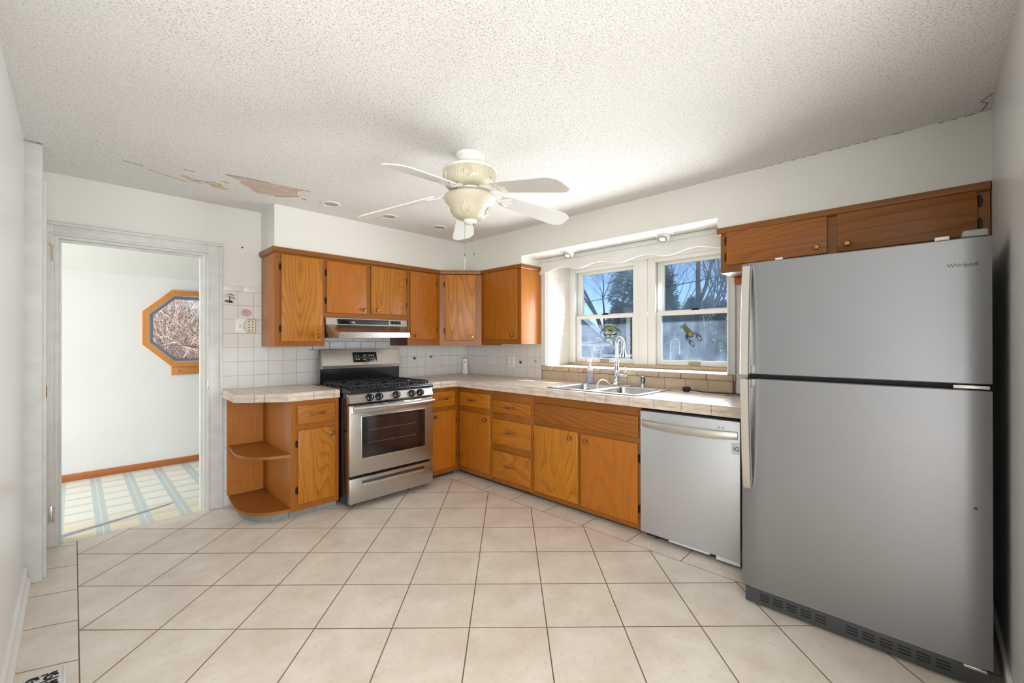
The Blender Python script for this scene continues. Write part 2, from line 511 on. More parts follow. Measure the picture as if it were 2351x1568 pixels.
class MB:
    def __init__(s):
        s.v, s.f, s.sm = [], [], []

    def raw(s, verts, faces, M=None, smooth=False):
        k = len(s.v)
        if M is not None:
            verts = [M @ Vector(p) for p in verts]
            if M.determinant() < 0:
                faces = [tuple(reversed(f)) for f in faces]
        s.v += [tuple(p) for p in verts]
        s.f += [tuple(i + k for i in f) for f in faces]
        s.sm += [smooth] * len(faces)
        return s

    def bmadd(s, b, M=None, smooth=False):
        bmesh.ops.recalc_face_normals(b, faces=b.faces)
        b.verts.ensure_lookup_table()
        for i, v in enumerate(b.verts):
            v.index = i
        s.raw([v.co.copy() for v in b.verts], [tuple(v.index for v in f.verts) for f in b.faces], M, smooth)
        b.free()
        return s

    def box(s, x0, x1, y0, y1, z0, z1, bev=0.0, M=None, seg=2):
        x0, x1 = min(x0, x1), max(x0, x1)
        y0, y1 = min(y0, y1), max(y0, y1)
        z0, z1 = min(z0, z1), max(z0, z1)
        if bev <= 0:
            v = [(x, y, z) for x in (x0, x1) for y in (y0, y1) for z in (z0, z1)]
            f = [(0, 1, 3, 2), (4, 6, 7, 5), (0, 4, 5, 1), (2, 3, 7, 6), (0, 2, 6, 4), (1, 5, 7, 3)]
            return s.raw(v, f, M)
        b = bmesh.new()
        bmesh.ops.create_cube(b, size=1.0)
        for v in b.verts:
            v.co = Vector(((x0 + x1) / 2 + v.co.x * (x1 - x0), (y0 + y1) / 2 + v.co.y * (y1 - y0), (z0 + z1) / 2 + v.co.z * (z1 - z0)))
        bev = min(bev, 0.45 * min(x1 - x0, y1 - y0, z1 - z0))
        bmesh.ops.bevel(b, geom=b.edges[:], offset=bev, segments=seg, affect='EDGES', profile=0.5)
        return s.bmadd(b, M, True)

    def prism(s, poly, a, b_, axis='z', M=None):
        """extrude a 2D polygon; axis z: poly in xy; axis y: poly in xz; axis x: poly in yz"""
        def p3(p, t):
            return {'z': (p[0], p[1], t), 'y': (p[0], t, p[1]), 'x': (t, p[0], p[1])}[axis]
        b = bmesh.new()
        lo = [b.verts.new(p3(p, a)) for p in poly]
        hi = [b.verts.new(p3(p, b_)) for p in poly]
        n = len(poly)
        if n <= 4:
            b.faces.new(lo)
            b.faces.new(hi)
        else:
            for t in tessellate_polygon([[Vector((q[0], q[1], 0)) for q in poly]]):
                b.faces.new([lo[i] for i in t])
                b.faces.new([hi[i] for i in t])
        for i in range(n):
            b.faces.new((lo[i], lo[(i + 1) % n], hi[(i + 1) % n], hi[i]))
        return s.bmadd(b, M, False)

    def lathe(s, prof, c=(0, 0, 0), n=32, M=None, smooth=True, cap=True):
        """prof: list of (r,z)"""
        b = bmesh.new()
        rings = []
        for r, z in prof:
            if r <= 1e-6:
                rings.append([b.verts.new((c[0], c[1], c[2] + z))])
            else:
                rings.append([b.verts.new((c[0] + r * cos(2 * pi * i / n), c[1] + r * sin(2 * pi * i / n), c[2] + z)) for i in range(n)])
        for A, B in zip(rings[:-1], rings[1:]):
            for i in range(n):
                j = (i + 1) % n
                if len(A) == 1 and len(B) == 1:
                    continue
                if len(A) == 1:
                    b.faces.new((A[0], B[i], B[j]))
                elif len(B) == 1:
                    b.faces.new((A[i], A[j], B[0]))
                else:
                    b.faces.new((A[i], A[j], B[j], B[i]))
        for Rg in (rings[0], rings[-1]):
            if cap and len(Rg) > 2:
                try:
                    b.faces.new(Rg)
                except ValueError:
                    pass
        return s.bmadd(b, M, smooth)

    def tube(s, pts, r, n=8, M=None, caps=True):
        pts = [Vector(p) for p in pts]
        rr = r if isinstance(r, (list, tuple)) else [r] * len(pts)
        verts, faces = [], []
        t0 = (pts[1] - pts[0]).normalized()
        up = Vector((0, 0, 1)) if abs(t0.z) < 0.9 else Vector((1, 0, 0))
        nx = t0.cross(up).normalized()
        for i, p in enumerate(pts):
            t = ((pts[min(i + 1, len(pts) - 1)] - pts[max(i - 1, 0)])).normalized()
            nx = (nx - t * nx.dot(t)).normalized()
            ny = t.cross(nx)
            for k in range(n):
                a = 2 * pi * k / n
                verts.append(p + (nx * cos(a) + ny * sin(a)) * rr[i])
        for i in range(len(pts) - 1):
            for k in range(n):
                a, b = i * n + k, i * n + (k + 1) % n
                faces.append((a, b, b + n, a + n))
        if caps:
            faces.append(tuple(reversed(range(n))))
            faces.append(tuple(range((len(pts) - 1) * n, len(pts) * n)))
        return s.raw(verts, faces, M, True)

    def loft(s, sections, M=None, caps=True, smooth=True, closed=True):
        n = len(sections[0])
        verts = [p for sec in sections for p in sec]
        faces = []
        for i in range(len(sections) - 1):
            for k in range(n if closed else n - 1):
                a, b = i * n + k, i * n + (k + 1) % n
                faces.append((a, b, b + n, a + n))
        if caps and closed:
            faces.append(tuple(reversed(range(n))))
            faces.append(tuple(range((len(sections) - 1) * n, len(sections) * n)))
        b = bmesh.new()
        bv = [b.verts.new(v) for v in verts]
        for f in faces:
            b.faces.new([bv[i] for i in f])
        bmesh.ops.triangulate(b, faces=[f for f in b.faces if len(f.verts) > 4])
        return s.bmadd(b, M, smooth)

    def ball(s, c, r, sc=(1, 1, 1), M=None, n=12):
        prof = [(max(0, r * sin(pi * i / n)), -r * cos(pi * i / n)) for i in range(n + 1)]
        prof[0] = (0, -r)
        prof[-1] = (0, r)
        T = Matrix.Translation(c) @ Matrix.Diagonal((sc[0], sc[1], sc[2], 1))
        return s.lathe(prof, n=n * 2, M=(M @ T) if M is not None else T)

    def build(s, name, mat, parent=None, sharp=32):
        me = bpy.data.meshes.new(name)
        o = (0, 0, 0)
        root = parent
        if parent is not None:
            o = ORG[parent.name]
        me.from_pydata([(p[0] - o[0], p[1] - o[1], p[2] - o[2]) for p in s.v], [], s.f)
        me.polygons.foreach_set('use_smooth', s.sm)
        me.update()
        if any(s.sm):
            me.set_sharp_from_angle(angle=radians(sharp))
        me.materials.append(mat)
        ob = bpy.data.objects.new(name, me)
        COL.objects.link(ob)
        if parent is not None:
            ob.parent = parent
        ORG[ob.name] = o
        return ob

    def axial(s, name, mat, parent):
        """part turned about its thing's own vertical axis (mesh given about x=y=0)"""
        o = ORG[parent.name]
        s.v = [(p[0] + o[0], p[1] + o[1], p[2]) for p in s.v]
        return s.build(name, mat, parent)

    def solo(s, name, mat, base, label, cat, group=None, sharp=32):
        """one-mesh thing with its origin at base"""
        me = bpy.data.meshes.new(name)
        me.from_pydata([(p[0] - base[0], p[1] - base[1], p[2] - base[2]) for p in s.v], [], s.f)
        me.polygons.foreach_set('use_smooth', s.sm)
        me.update()
        if any(s.sm):
            me.set_sharp_from_angle(angle=radians(sharp))
        me.materials.append(mat)
        ob = bpy.data.objects.new(name, me)
        COL.objects.link(ob)
        ob.location = base
        ORG[ob.name] = tuple(base)
        tag(ob, label, cat, group)
        return ob


def smooth_path(P, n=6):
    P = [Vector(p) for p in P]
    Q = [P[0] * 2 - P[1]] + P + [P[-1] * 2 - P[-2]]
    out = []
    for i in range(1, len(Q) - 2):
        a, b, c_, d = Q[i - 1], Q[i], Q[i + 1], Q[i + 2]
        for k in range(n):
            t = k / n
            out.append(0.5 * ((2 * b) + (c_ - a) * t + (2 * a - 5 * b + 4 * c_ - d) * t * t + (3 * b - a - 3 * c_ + d) * t ** 3))
    return out + [P[-1]]


def tag(o, label, cat, group=None, kind=None):
    o['label'] = label
    o['category'] = cat
    if group:
        o['group'] = group
    if kind:
        o['kind'] = kind


def thing(name, base, label, cat, group=None, kind=None):
    o = bpy.data.objects.new(name, None)
    o.empty_display_size = 0.05
    COL.objects.link(o)
    o.location = base
    ORG[o.name] = tuple(base)
    tag(o, label, cat, group, kind)
    return o


def struct(name, mb, mat, label, cat):
    o = mb.build(name, mat)
    tag(o, label, cat, None, 'structure')
    return o


def text_mb(txt, size, M, depth=0.0006, bold=0.0):
    cu = bpy.data.curves.new('t', 'FONT')
    cu.body = txt
    cu.size = size
    cu.extrude = depth
    cu.offset = bold
    cu.align_x = 'CENTER'
    cu.align_y = 'CENTER'
    ob = bpy.data.objects.new('t', cu)
    COL.objects.link(ob)
    dg = bpy.context.evaluated_depsgraph_get()
    me = bpy.data.meshes.new_from_object(ob.evaluated_get(dg))
    mb = MB()
    mb.raw([v.co.copy() for v in me.vertices], [tuple(p.vertices) for p in me.polygons], M)
    bpy.data.objects.remove(ob)
    bpy.data.curves.remove(cu)
    bpy.data.meshes.remove(me)
    return mb


def on_right(x, y, z, rot=0.0):
    """text plane facing -x (right wall run): local x -> -y, local y -> z"""
    return Matrix.Translation((x, y, z)) @ Matrix(((0, 0, -1, 0), (-1, 0, 0, 0), (0, 1, 0, 0), (0, 0, 0, 1))) @ Matrix.Rotation(rot, 4, 'Z')


def on_back(x, y, z, rot=0.0):
    """text plane facing -y: local x -> x, local y -> z"""
    return Matrix.Translation((x, y, z)) @ Matrix(((1, 0, 0, 0), (0, 0, -1, 0), (0, 1, 0, 0), (0, 0, 0, 1))) @ Matrix.Rotation(rot, 4, 'Z')


# ------------------------------------------------------------------ room shell
H = 2.36
YR, XL = -4.172, -3.46
struct('floor', MB().box(-6.5, 0.0, -7.0, 0.0, -0.12, 0.0), FLOOR, 'beige ceramic tile floor laid on the diagonal', 'floor')
struct('floor.001', MB().box(-6.5, -1.0, 0.0, 1.75, -0.12, 0.0), LINO, 'pale striped linoleum floor beyond the doorway', 'floor')
ceiling = struct('ceiling', MB().box(-6.5, 0.5, -7.0, 0.12, H, H + 0.15), CEIL, 'white popcorn ceiling with peeled patch', 'ceiling')

wb = MB().box(-2.565, 0.0, 0, 0.12, 0, H).box(-6.5, -3.3602, 0, 0.12, 0, H).box(-3.36, -2.5652, 0, 0.12, 1.9702, H)
wback = struct('wall_back', wb, WALL, 'off-white kitchen back wall behind the range and around the doorway', 'wall')
wr = MB().box(0, 0.5, 0.12, -1.252, 0, H).box(0, 0.5, -2.93, -4.4, 0, H).box(0, 0.5, -1.252, -2.93, 0, 1.02).box(0, 0.5, -1.252, -2.93, 2.10, H)
struct('wall_right', wr, WALL, 'off-white kitchen wall around the window recess', 'wall')
wl = MB().box(-3.58, XL, -2.6, -0.53, 0, H).box(-3.58, -3.413, -0.53, 0.0, 0, H)
struct('wall_left', wl, WALL_SEMI, 'white semi-gloss wall at the left edge', 'wall')
struct('wall_front', MB().box(-1.75, 0.0, YR, YR - 0.12, 0, H), WALL_SEMI, 'grey-white wall beside the refrigerator', 'wall')
struct('wall_family_room', MB().box(-6.62, -6.5, -7, 0.12, 0, H).box(-6.5, -1.75, -7.12, -7.0, 0, H).box(-1.75, -1.63, -7.0, YR - 0.12, 0, H),
       WALL_WHITE, 'white walls of the room behind the camera', 'wall')
for (x, z) in ((-2.325, 2.052), ):
    MB().lathe([(0.0, 0.0008), (0.006, 0.0004), (0.007, 0.0)], n=12, M=Matrix.Translation((x, 0, z)) @ Matrix.Rotation(pi / 2, 4, 'X')).build('nail_hole', plain('nail_hole_dark', (40, 34, 30), 0.9), wback)
pil = MB().box(XL - 0.01, -3.394, -0.536, -0.44, 0.0, H - 0.003, 0.006)
struct('trim_1', pil, TRIM_OLD, 'white boxed post at the end of the left wall', 'trim')
struct('trim_2', MB().box(-3.396, -3.381, -0.50, -0.452, 0.0, 2.17, 0.003), TRIM_OLD, 'thin white strip along the boxed post', 'trim')

# soffits over the cabinets
ZS, ZC = 2.03, 2.105
sb = MB().box(-2.19, 0.0, 0, -0.337, ZS, H)
struct('wall_soffit_back', sb, WALL_WARM, 'off-white soffit above the range wall cabinets', 'soffit')
sr = MB().box(-0.306, 0, -0.337, -1.192, ZS, H).box(-0.306, 0, -1.192, -2.963, ZC, H).box(-0.306, 0, -2.963, YR, ZS, H)
struct('wall_soffit_right', sr, WALL_WARM, 'off-white soffit running above the window', 'soffit')

# breakfast room beyond the doorway
D = 1.7515
OC = (-2.383, 1.435)
OR = 0.405


def octo(r, cx=OC[0], cz=OC[1]):
    k = r * math.tan(pi / 8)
    return [(cx - r, cz - k), (cx - k, cz - r), (cx + k, cz - r), (cx + r, cz - k), (cx + r, cz + k), (cx + k, cz + r), (cx - k, cz + r), (cx - r, cz + k)]


def ring_prism(mb, inner, outer, y0, y1):
    n = len(inner)
    v = [(p[0], y, p[1]) for y in (y0, y1) for p in inner] + [(p[0], y, p[1]) for y in (y0, y1) for p in outer]
    f = []
    for i in range(n):
        j = (i + 1) % n
        i0, i1, o0, o1 = i, n + i, 2 * n + i, 3 * n + i
        j0, j1, p0, p1 = j, n + j, 2 * n + j, 3 * n + j
        f += [(i0, j0, p0, o0), (i1, o1, p1, j1), (i0, i1, j1, j0), (o0, p0, p1, o1)]
    b = bmesh.new()
    bv = [b.verts.new(p) for p in v]
    for q in f:
        b.faces.new([bv[i] for i in q])
    mb.bmadd(b)
    return mb


wd = MB()
ri = 0.345
kk_ = ri * math.tan(pi / 8)
cx_, cz_ = OC
wd.box(-6.5, cx_ - ri, D, D + 0.14, 0, 2.7).box(cx_ + ri, -1.0, D, D + 0.14, 0, 2.7)
wd.box(cx_ - ri, cx_ + ri, D, D + 0.14, 0, cz_ - ri).box(cx_ - ri, cx_ + ri, D, D + 0.14, cz_ + ri, 2.7)
for sx in (-1, 1):
    for sz in (-1, 1):
        wd.prism([(cx_ + sx * ri, cz_ + sz * ri), (cx_ + sx * ri, cz_ + sz * kk_), (cx_ + sx * kk_, cz_ + sz * ri)], D, D + 0.14, 'y')
struct('wall_breakfast_room', wd, WALL_WHITE, 'bright white wall with octagon window beyond the doorway', 'wall')
struct('wall_breakfast_room_sides', MB().box(-1.0, -0.88, 0.12, D + 0.14, 0, 2.7).box(-6.62, -6.5, 0.12, D + 0.14, 0, 2.7), WALL_WHITE,
       'white end walls of the breakfast room', 'wall')
sl = MB().prism([(0.12, 2.5), (D + 0.02, 1.955), (D + 0.02, 2.1), (0.12, 2.62)], -6.5, -1.0, 'x')
struct('ceiling.001', sl, CEIL_FLAT, 'sloping white ceiling of the breakfast room', 'ceiling')
struct('baseboard_breakfast_room', MB().box(-6.4, -1.0, D - 0.015, D, 0.0, 0.066, 0.004), BASE_PINE, 'brown stained baseboard beyond the doorway', 'baseboard')
dl = MB()
dl.prism([(-3.42, 0.13), (-3.36, 0.12), (-2.75, 0.35), (-2.70, 0.40), (-2.76, 0.385), (-2.98, 0.30), (-3.42, 0.16)], 0.0005, 0.0016, 'z')
dl.solo('loose_flooring_strip', plain('grey_tape_strip', (150, 156, 172), 0.5, nscale=30), (-3.05, 0.25, 0.0005),
        'torn grey strip lying across the striped linoleum in the doorway', 'strip')

# octagon window
ow = thing('window_3', (OC[0], D, OC[1] - OR), 'octagon window with honey pine frame beyond the doorway', 'window', None, 'structure')
fr = MB()
ring_prism(fr, octo(0.352), octo(OR), D - 0.03, D)
ring_prism(fr, octo(0.352), octo(0.375), D - 0.036, D - 0.03)
f = fr.build('frame', PINE_Z, ow)
f['label'] = 'honey pine octagon frame'
g = MB()
ring_prism(g, octo(0.318), octo(0.352), D + 0.02, D + 0.10)
g.build('gasket', ALU, ow)
MB().prism(octo(0.322), D + 0.06, D + 0.064, 'y').build('pane', GLASS2, ow)
pr = thing('peg_rail', (-2.35, D, 0.945), 'pine peg rail mounted under the octagon window', 'peg rail')
MB().box(-2.557, -2.14, D - 0.02, D, 0.945, 1.028, 0.004).build('board', PINE, pr)
for px in (-2.506, -2.336, -2.18):
    MB().lathe([(0.007, 0), (0.007, 0.03), (0.013, 0.036), (0.014, 0.044), (0.009, 0.05), (0, 0.052)], n=14,
               M=Matrix.Translation((px, D - 0.02, 0.985)) @ Matrix.Rotation(pi / 2, 4, 'X')).build('peg', PINE, pr)

# doorway casing
cs = MB()
for x0, x1 in ((-3.435, -3.362), (-2.562, -2.463)):
    cs.box(x0, x1, -0.016, 0, 0, 2.05, 0.003)
cs.box(-3.362, -2.562, -0.0157, 0, 1.968, 2.0497, 0.003)
cs.box(-2.4825, -2.4633, -0.028, -0.012, 0, 2.0297, 0.005)
cs.box(-3.4347, -2.4633, -0.0277, -0.012, 2.0302, 2.0498, 0.005)
cs.box(-2.5618, -2.545, -0.021, -0.012, 0, 1.9683, 0.004)
cs.box(-3.38, -2.5452, -0.0213, -0.012, 1.9685, 1.984, 0.004)
t3_ = struct('trim_3', cs, TRIM_OLD, 'white moulded casing around the doorway', 'door casing')
MB().prism([(-3.372, 1.80), (-3.366, 1.80), (-3.3655, 1.90), (-3.371, 1.905)], -0.0216, -0.0158, 'y').prism([(-3.385, 1.895), (-3.379, 1.89), (-3.377, 1.915), (-3.383, 1.92)], -0.0166, -0.0158, 'y').build('bare_wood_patch', STICK, t3_)
jb = MB().box(-3.3598, -3.342, 0.0005, 0.125, 0, 1.952).box(-2.583, -2.5655, 0.0005, 0.125, 0, 1.952).box(-3.3598, -2.5655, 0.0005, 0.125, 1.9522, 1.97)
jb.box(-2.595, -2.5835, 0.04, 0.09, 0, 1.94).box(-3.3415, -3.33, 0.04, 0.09, 0, 1.94).box(-3.3415, -2.5835, 0.0402, 0.0898, 1.9403, 1.9515)
struct('trim_4', jb, TRIM_OLD, 'white door jamb lining the doorway', 'door jamb')
hg = thing('door_hinge', (-3.366, -0.02, 0.16), 'silver butt hinge low on the left door casing', 'hinge')
MB().box(-3.385, -3.362, -0.024, -0.0165, 0.16, 0.26, 0.001).build('hinge_leaf', HANDLE_M, hg)
for i in range(4):
    MB().lathe([(0.0, 0), (0.006, 0.001), (0.006, 0.022), (0, 0.023)], (-3.363, -0.024, 0.162 + i * 0.0245), 12).build('knuckle', HANDLE_M, hg)
MB().box(-2.562, -2.55, -0.0235, -0.0205, 0.93, 1.0, 0.001).solo('strike_plate', HANDLE_M, (-2.556, -0.021, 0.93),
                                                             'small metal strike plate on the right door casing', 'strike plate')
MB().box(-3.380, -3.3775, -0.50, -0.48, 0.985, 1.05, 0.001).solo('latch_plate', BRASS, (-3.38, -0.49, 0.985), 'small brass plate on the boxed post', 'latch plate')
struct('baseboard_left', MB().prism([(XL, 0), (XL + 0.026, 0), (XL + 0.026, 0.03), (XL + 0.014, 0.045), (XL + 0.014, 0.092), (XL + 0.004, 0.105), (XL, 0.105)], -2.6, -0.545, 'y'),
       TRIM, 'white baseboard along the left wall', 'baseboard')
struct('baseboard_front', MB().box(-1.75, -0.05, YR, YR + 0.014, 0, 0.10, 0.003), TRIM, 'white baseboard beside the refrigerator', 'baseboard')

# ceiling damage (bare patch and cracks in the paint)
def patch(pts, z=H - 0.0012, t=0.001):
    return MB().prism(pts, z, z + t, 'z')


d1 = [(-2.602, -0.748), (-2.5, -0.768), (-2.166, -0.814), (-2.14, -0.80), (-2.168, -0.738), (-2.15, -0.69), (-2.115, -0.645), (-2.2, -0.575), (-2.269, -0.52),
      (-2.34, -0.512), (-2.385, -0.535), (-2.43, -0.60), (-2.474, -0.632), (-2.50, -0.655), (-2.49, -0.70), (-2.534, -0.71)]
p1 = patch(d1).build('peeled_patch', PEEL, ceiling)
p1['label'] = 'pinkish bare patch where the paint peeled'
d2 = [(-2.806, -0.52), (-2.78, -0.545), (-2.74, -0.53), (-2.72, -0.49), (-2.66, -0.455), (-2.72, -0.455), (-2.75, -0.48)]
d3 = [(-2.619, -0.50), (-2.57, -0.515), (-2.55, -0.47), (-2.50, -0.455), (-2.55, -0.425), (-2.60, -0.43), (-2.63, -0.45)]
d4 = [(-2.60, -0.60), (-2.57, -0.615), (-2.53, -0.59), (-2.55, -0.57)]
s_ = MB()
for d_ in (d2, d3, d4):
    s_.prism(d_, H - 0.0012, H - 0.0002, 'z')
s_.build('stain', PEEL2, ceiling)['label'] = 'tan flaked spots'
ck = MB()


def crack(pts, wd=0.004):
    for (a, b) in zip(pts[:-1], pts[1:]):
        dx, dy = b[0] - a[0], b[1] - a[1]
        l = hypot(dx, dy)
        nx, ny = -dy / l * wd / 2, dx / l * wd / 2
        ck.prism([(a[0] + nx, a[1] + ny), (b[0] + nx, b[1] + ny), (b[0] - nx, b[1] - ny), (a[0] - nx, a[1] - ny)], H - 0.0016, H - 0.0006, 'z')


crack([(-3.077, -0.563), (-3.029, -0.56), (-2.98, -0.55)], 0.006)
crack([(-2.115, -0.645), (-2.19, -0.57), (-2.25, -0.53)], 0.009)
crack([(-2.60, -0.752), (-2.50, -0.772), (-2.36, -0.79)], 0.005)
crack([(-2.166, -0.80), (-2.10, -0.81)], 0.008)
crack([(-2.17, -0.74), (-2.15, -0.69)], 0.005)
crack([(-2.72, -0.49), (-2.62, -0.53), (-2.58, -0.52)], 0.005)
crack([(-2.66, -0.50), (-2.60, -0.47)], 0.005)
crack([(-2.95, -0.50), (-2.86, -0.46), (-2.74, -0.42)], 0.003)
crack([(-2.09, -0.62), (-2.05, -0.60)], 0.008)
crack([(-2.80, -0.66), (-2.74, -0.66)], 0.005)
for k in range(26):
    y = -3.2 - k * 0.036 - random.random() * 0.02
    if random.random() < 0.75:
        crack([(-0.3085, y), (-0.3088, y - 0.012 - random.random() * 0.012)], 0.004)
crack([(-0.32, -4.14), (-0.40, -4.155), (-0.44, -4.13), (-0.5, -4.165)], 0.004)
crack([(-3.462, -0.548), (-3.43, -0.541), (-3.394, -0.540)], 0.005)
ck.build('crack', CRACK, ceiling)['label'] = 'dark cracks in the ceiling paint'

# ------------------------------------------------------------------ tile surrounds
bt = thing('tile_backsplash', (-1.8, 0, 0.0), 'white square tile backsplash from the doorway to the corner', 'backsplash')
b1 = MB().box(-2.4605, -2.183, -0.008, -0.0005, 0.0, 1.692).box(-2.183, -1.81, -0.008, -0.0005, 0.8, 1.256).box(-1.81, -0.0, -0.008, -0.0005, 0.80, 1.215).box(-1.04, 0.0, -0.008, -0.0005, 1.215, 1.30)
b1.build('square_tiles', TILE_BACK, bt)
MB().box(-2.4605, -2.325, -0.009, -0.0005, 1.694, 1.738, 0.002).box(-2.32, -2.183, -0.009, -0.0005, 1.694, 1.738, 0.002).build('cap_row', plain('white_cap_tile', (229, 227, 222), 0.25), bt)
sbw = MB().box(-1.81, -1.04, -0.0085, -0.0005, 1.2155, 1.50)
sbw.build('brick_tiles', TILE_SUB, bt)['label'] = 'white brick tiles with dark grout behind the hood'


def disk(cx, cz, rx, rz, n=20, wob=0.0, seed=0):
    rg = random.Random(seed)
    return [(cx + rx * cos(2 * pi * i / n) * (1 + wob * (rg.random() - 0.5)), cz + rz * sin(2 * pi * i / n) * (1 + wob * (rg.random() - 0.5))) for i in range(n)]


YT = -0.0082


def decal_b(polys, name, mat, par, yy=YT):
    m = MB()
    for p in polys:
        m.prism(p, yy - 0.0008, yy, 'y')
    return m.build(name, mat, par)


# lighthouse print: clouds, headland, tower
LX, LZ = -2.41, 1.637
decal_b([disk(LX + dx, LZ + dz, rx, rz, 12, 0.4, k) for k, (dx, dz, rx, rz) in enumerate(
    [(-0.01, 0.03, 0.018, 0.003), (0.015, 0.024, 0.02, 0.003), (-0.02, 0.016, 0.02, 0.0025), (0.012, 0.008, 0.026, 0.003), (0.02, -0.003, 0.018, 0.0025), (0.024, -0.014, 0.01, 0.002), (0.005, 0.034, 0.014, 0.0025)])],
        'lighthouse_sky', PIC_BLUE, bt)
decal_b([disk(LX - 0.012, LZ - 0.025, 0.028, 0.011, 16, 0.25, 3), disk(LX + 0.004, LZ - 0.032, 0.02, 0.006, 12, 0.3, 4)], 'lighthouse_headland', PIC_OLIVE, bt)
decal_b([[(LX - 0.008, LZ - 0.02), (LX + 0.0, LZ - 0.02), (LX - 0.002, LZ + 0.016), (LX - 0.006, LZ + 0.016)]], 'lighthouse_tower', PIC_DARK, bt)
SX, SZ = -2.299, 1.527
shell = [(SX - 0.038, SZ + 0.006), (SX - 0.028, SZ + 0.016), (SX - 0.026, SZ + 0.026), (SX - 0.012, SZ + 0.031), (SX + 0.01, SZ + 0.027), (SX + 0.03, SZ + 0.015), (SX + 0.041, SZ - 0.002),
         (SX + 0.036, SZ - 0.016), (SX + 0.016, SZ - 0.028), (SX - 0.008, SZ - 0.031), (SX - 0.028, SZ - 0.022), (SX - 0.038, SZ - 0.008)]
decal_b([shell], 'shell_print', PIC_PINK, bt)


def shell_lines(cx, cz, s, seed, kind):
    rg = random.Random(seed)
    out = []
    for k in range(7):
        a = radians(20 + k * 23) + rg.random() * 0.2
        l = s * (0.6 + 0.4 * rg.random())
        x1, z1 = cx + l * cos(a), cz + l * sin(a)
        nx, nz = -sin(a) * 0.0012, cos(a) * 0.0012
        out.append([(cx - nx, cz - nz - s * 0.4), (cx + nx, cz + nz - s * 0.4), (x1 + nx, z1 + nz - s * 0.2), (x1 - nx, z1 - nz - s * 0.2)])
    if kind:
        out.append(disk(cx + s * 0.15, cz - s * 0.35, s * 0.55, s * 0.3, 14, 0.4, seed))
    return out


decal_b(shell_lines(-0.724, 1.123, 0.034, 1, True), 'scallop_print', PIC_DARK, bt)
decal_b(shell_lines(-0.505, 1.125, 0.034, 2, False) + shell_lines(-0.515, 1.13, 0.026, 9, False), 'coral_print', PIC_BROWN, bt)

rt_ = thing('tile_backsplash', (0, -0.6, 0.0), 'white square tile backsplash left of the window', 'backsplash')
MB().box(-0.008, -0.0005, -0.009, -1.179, 0.80, 1.30).build('square_tiles', TILE_RIGHT, rt_)
MB().box(-0.008, -0.0005, -2.986, -3.25, 0.80, 1.74).build('square_tiles', TILE_RIGHT, rt_)['label'] = 'narrow tile strip between window and refrigerator'


def decal_r(polys, name, mat, par):
    m = MB()
    for p in polys:
        m.prism([(-q[0], q[1]) for q in p], -0.0088, -0.0080, 'x')
    return m.build(name, mat, par)


decal_r(shell_lines(0.895, 1.083, 0.034, 5, True), 'scallop_print', PIC_DARK, rt_)
decal_r([disk(1.105, 1.095, 0.02, 0.016, 16, 0.1, 3)], 'oval_shell_print', PIC_PINK, rt_)

# electric plates
sp = thing('switch_plate', (-2.36, -0.008, 1.36), 'white switch plate with plug-in outlet adapter beside the doorway', 'switch plate')
MB().box(-2.378, -2.248, -0.0135, -0.008, 1.363, 1.476, 0.002).build('plate', WHITE_P, sp)
MB().box(-2.355, -2.335, -0.017, -0.0135, 1.405, 1.432, 0.002).box(-2.349, -2.341, -0.028, -0.015, 1.416, 1.426, 0.002).build('toggle', IVORY, sp)
oct_ = [(-2.325, 1.40), (-2.30, 1.36), (-2.232, 1.358), (-2.232, 1.482), (-2.30, 1.48), (-2.325, 1.44)]
ad = MB()
ad.loft([[(p[0], -0.0137, p[1]) for p in oct_], [(-2.275 + (p[0] + 2.275) * 0.72, -0.044, 1.42 + (p[1] - 1.42) * 0.72) for p in oct_]], smooth=False)
ad = ad.build('outlet_adapter', IVORY, sp)
sl_ = MB()
for i in range(2):
    for j in range(4):
        sl_.box(-2.292 + i * 0.026, -2.285 + i * 0.026, -0.0455, -0.0438, 1.382 + j * 0.022, 1.391 + j * 0.022)
sl_.build('slot', INK, ad)
op = thing('outlet_plate', (-0.008, -0.757, 1.02), 'white double outlet plate on the tile below the right wall cabinet', 'outlet')
MB().box(-0.013, -0.008, -0.70, -0.815, 1.02, 1.135, 0.002).build('plate', WHITE_P, op)
for yy in (-0.728, -0.787):
    rc_ = MB().box(-0.017, -0.013, yy - 0.018, yy + 0.018, 1.035, 1.12, 0.003).build('receptacle', WHITE_P, op)
    for zz in (1.055, 1.098):
        for y_ in (yy - 0.0065, yy + 0.0065):
            MB().box(-0.0178, -0.0168, y_ - 0.0015, y_ + 0.0015, zz - 0.006, zz + 0.006).build('slot', INK, rc_)

# ------------------------------------------------------------------ kitchen window
MB_ = MB
# recess linings
rl = MB_().box(0.0005, 0.36, -1.2522, -1.258, 1.0505, 2.098)
struct('trim_5', rl, TILE_RET, 'cream tiled side of the window recess', 'trim')
struct('trim_6', MB().box(0.0005, 0.36, -2.924, -2.9297, 1.0505, 2.098), TILE_RET, 'cream tiled far side of the window recess', 'trim')
led = MB().box(0.0002, 0.37, -1.2525, -2.9295, 1.0202, 1.05).box(-0.006, 0.0, -1.182, -2.985, 1.03, 1.0502)
struct('trim_7', led, mottled('pale_ledge_tile', (228, 216, 200), (208, 194, 176), 6, 0.3), 'tiled ledge of the window recess', 'window ledge')
cp = MB()
y = -1.18
ws_ = [0.16, 0.19, 0.165, 0.18, 0.19, 0.165, 0.185, 0.18, 0.19, 0.185, 0.17]
i = 0
while y > -2.975:
    y2 = max(y - ws_[i % len(ws_)], -2.985)
    cp.box(-0.022, -0.004, y - 0.0018, y2 + 0.0018, 1.007, 1.0525, 0.006)
    y = y2
    i += 1
cp.build_ = None
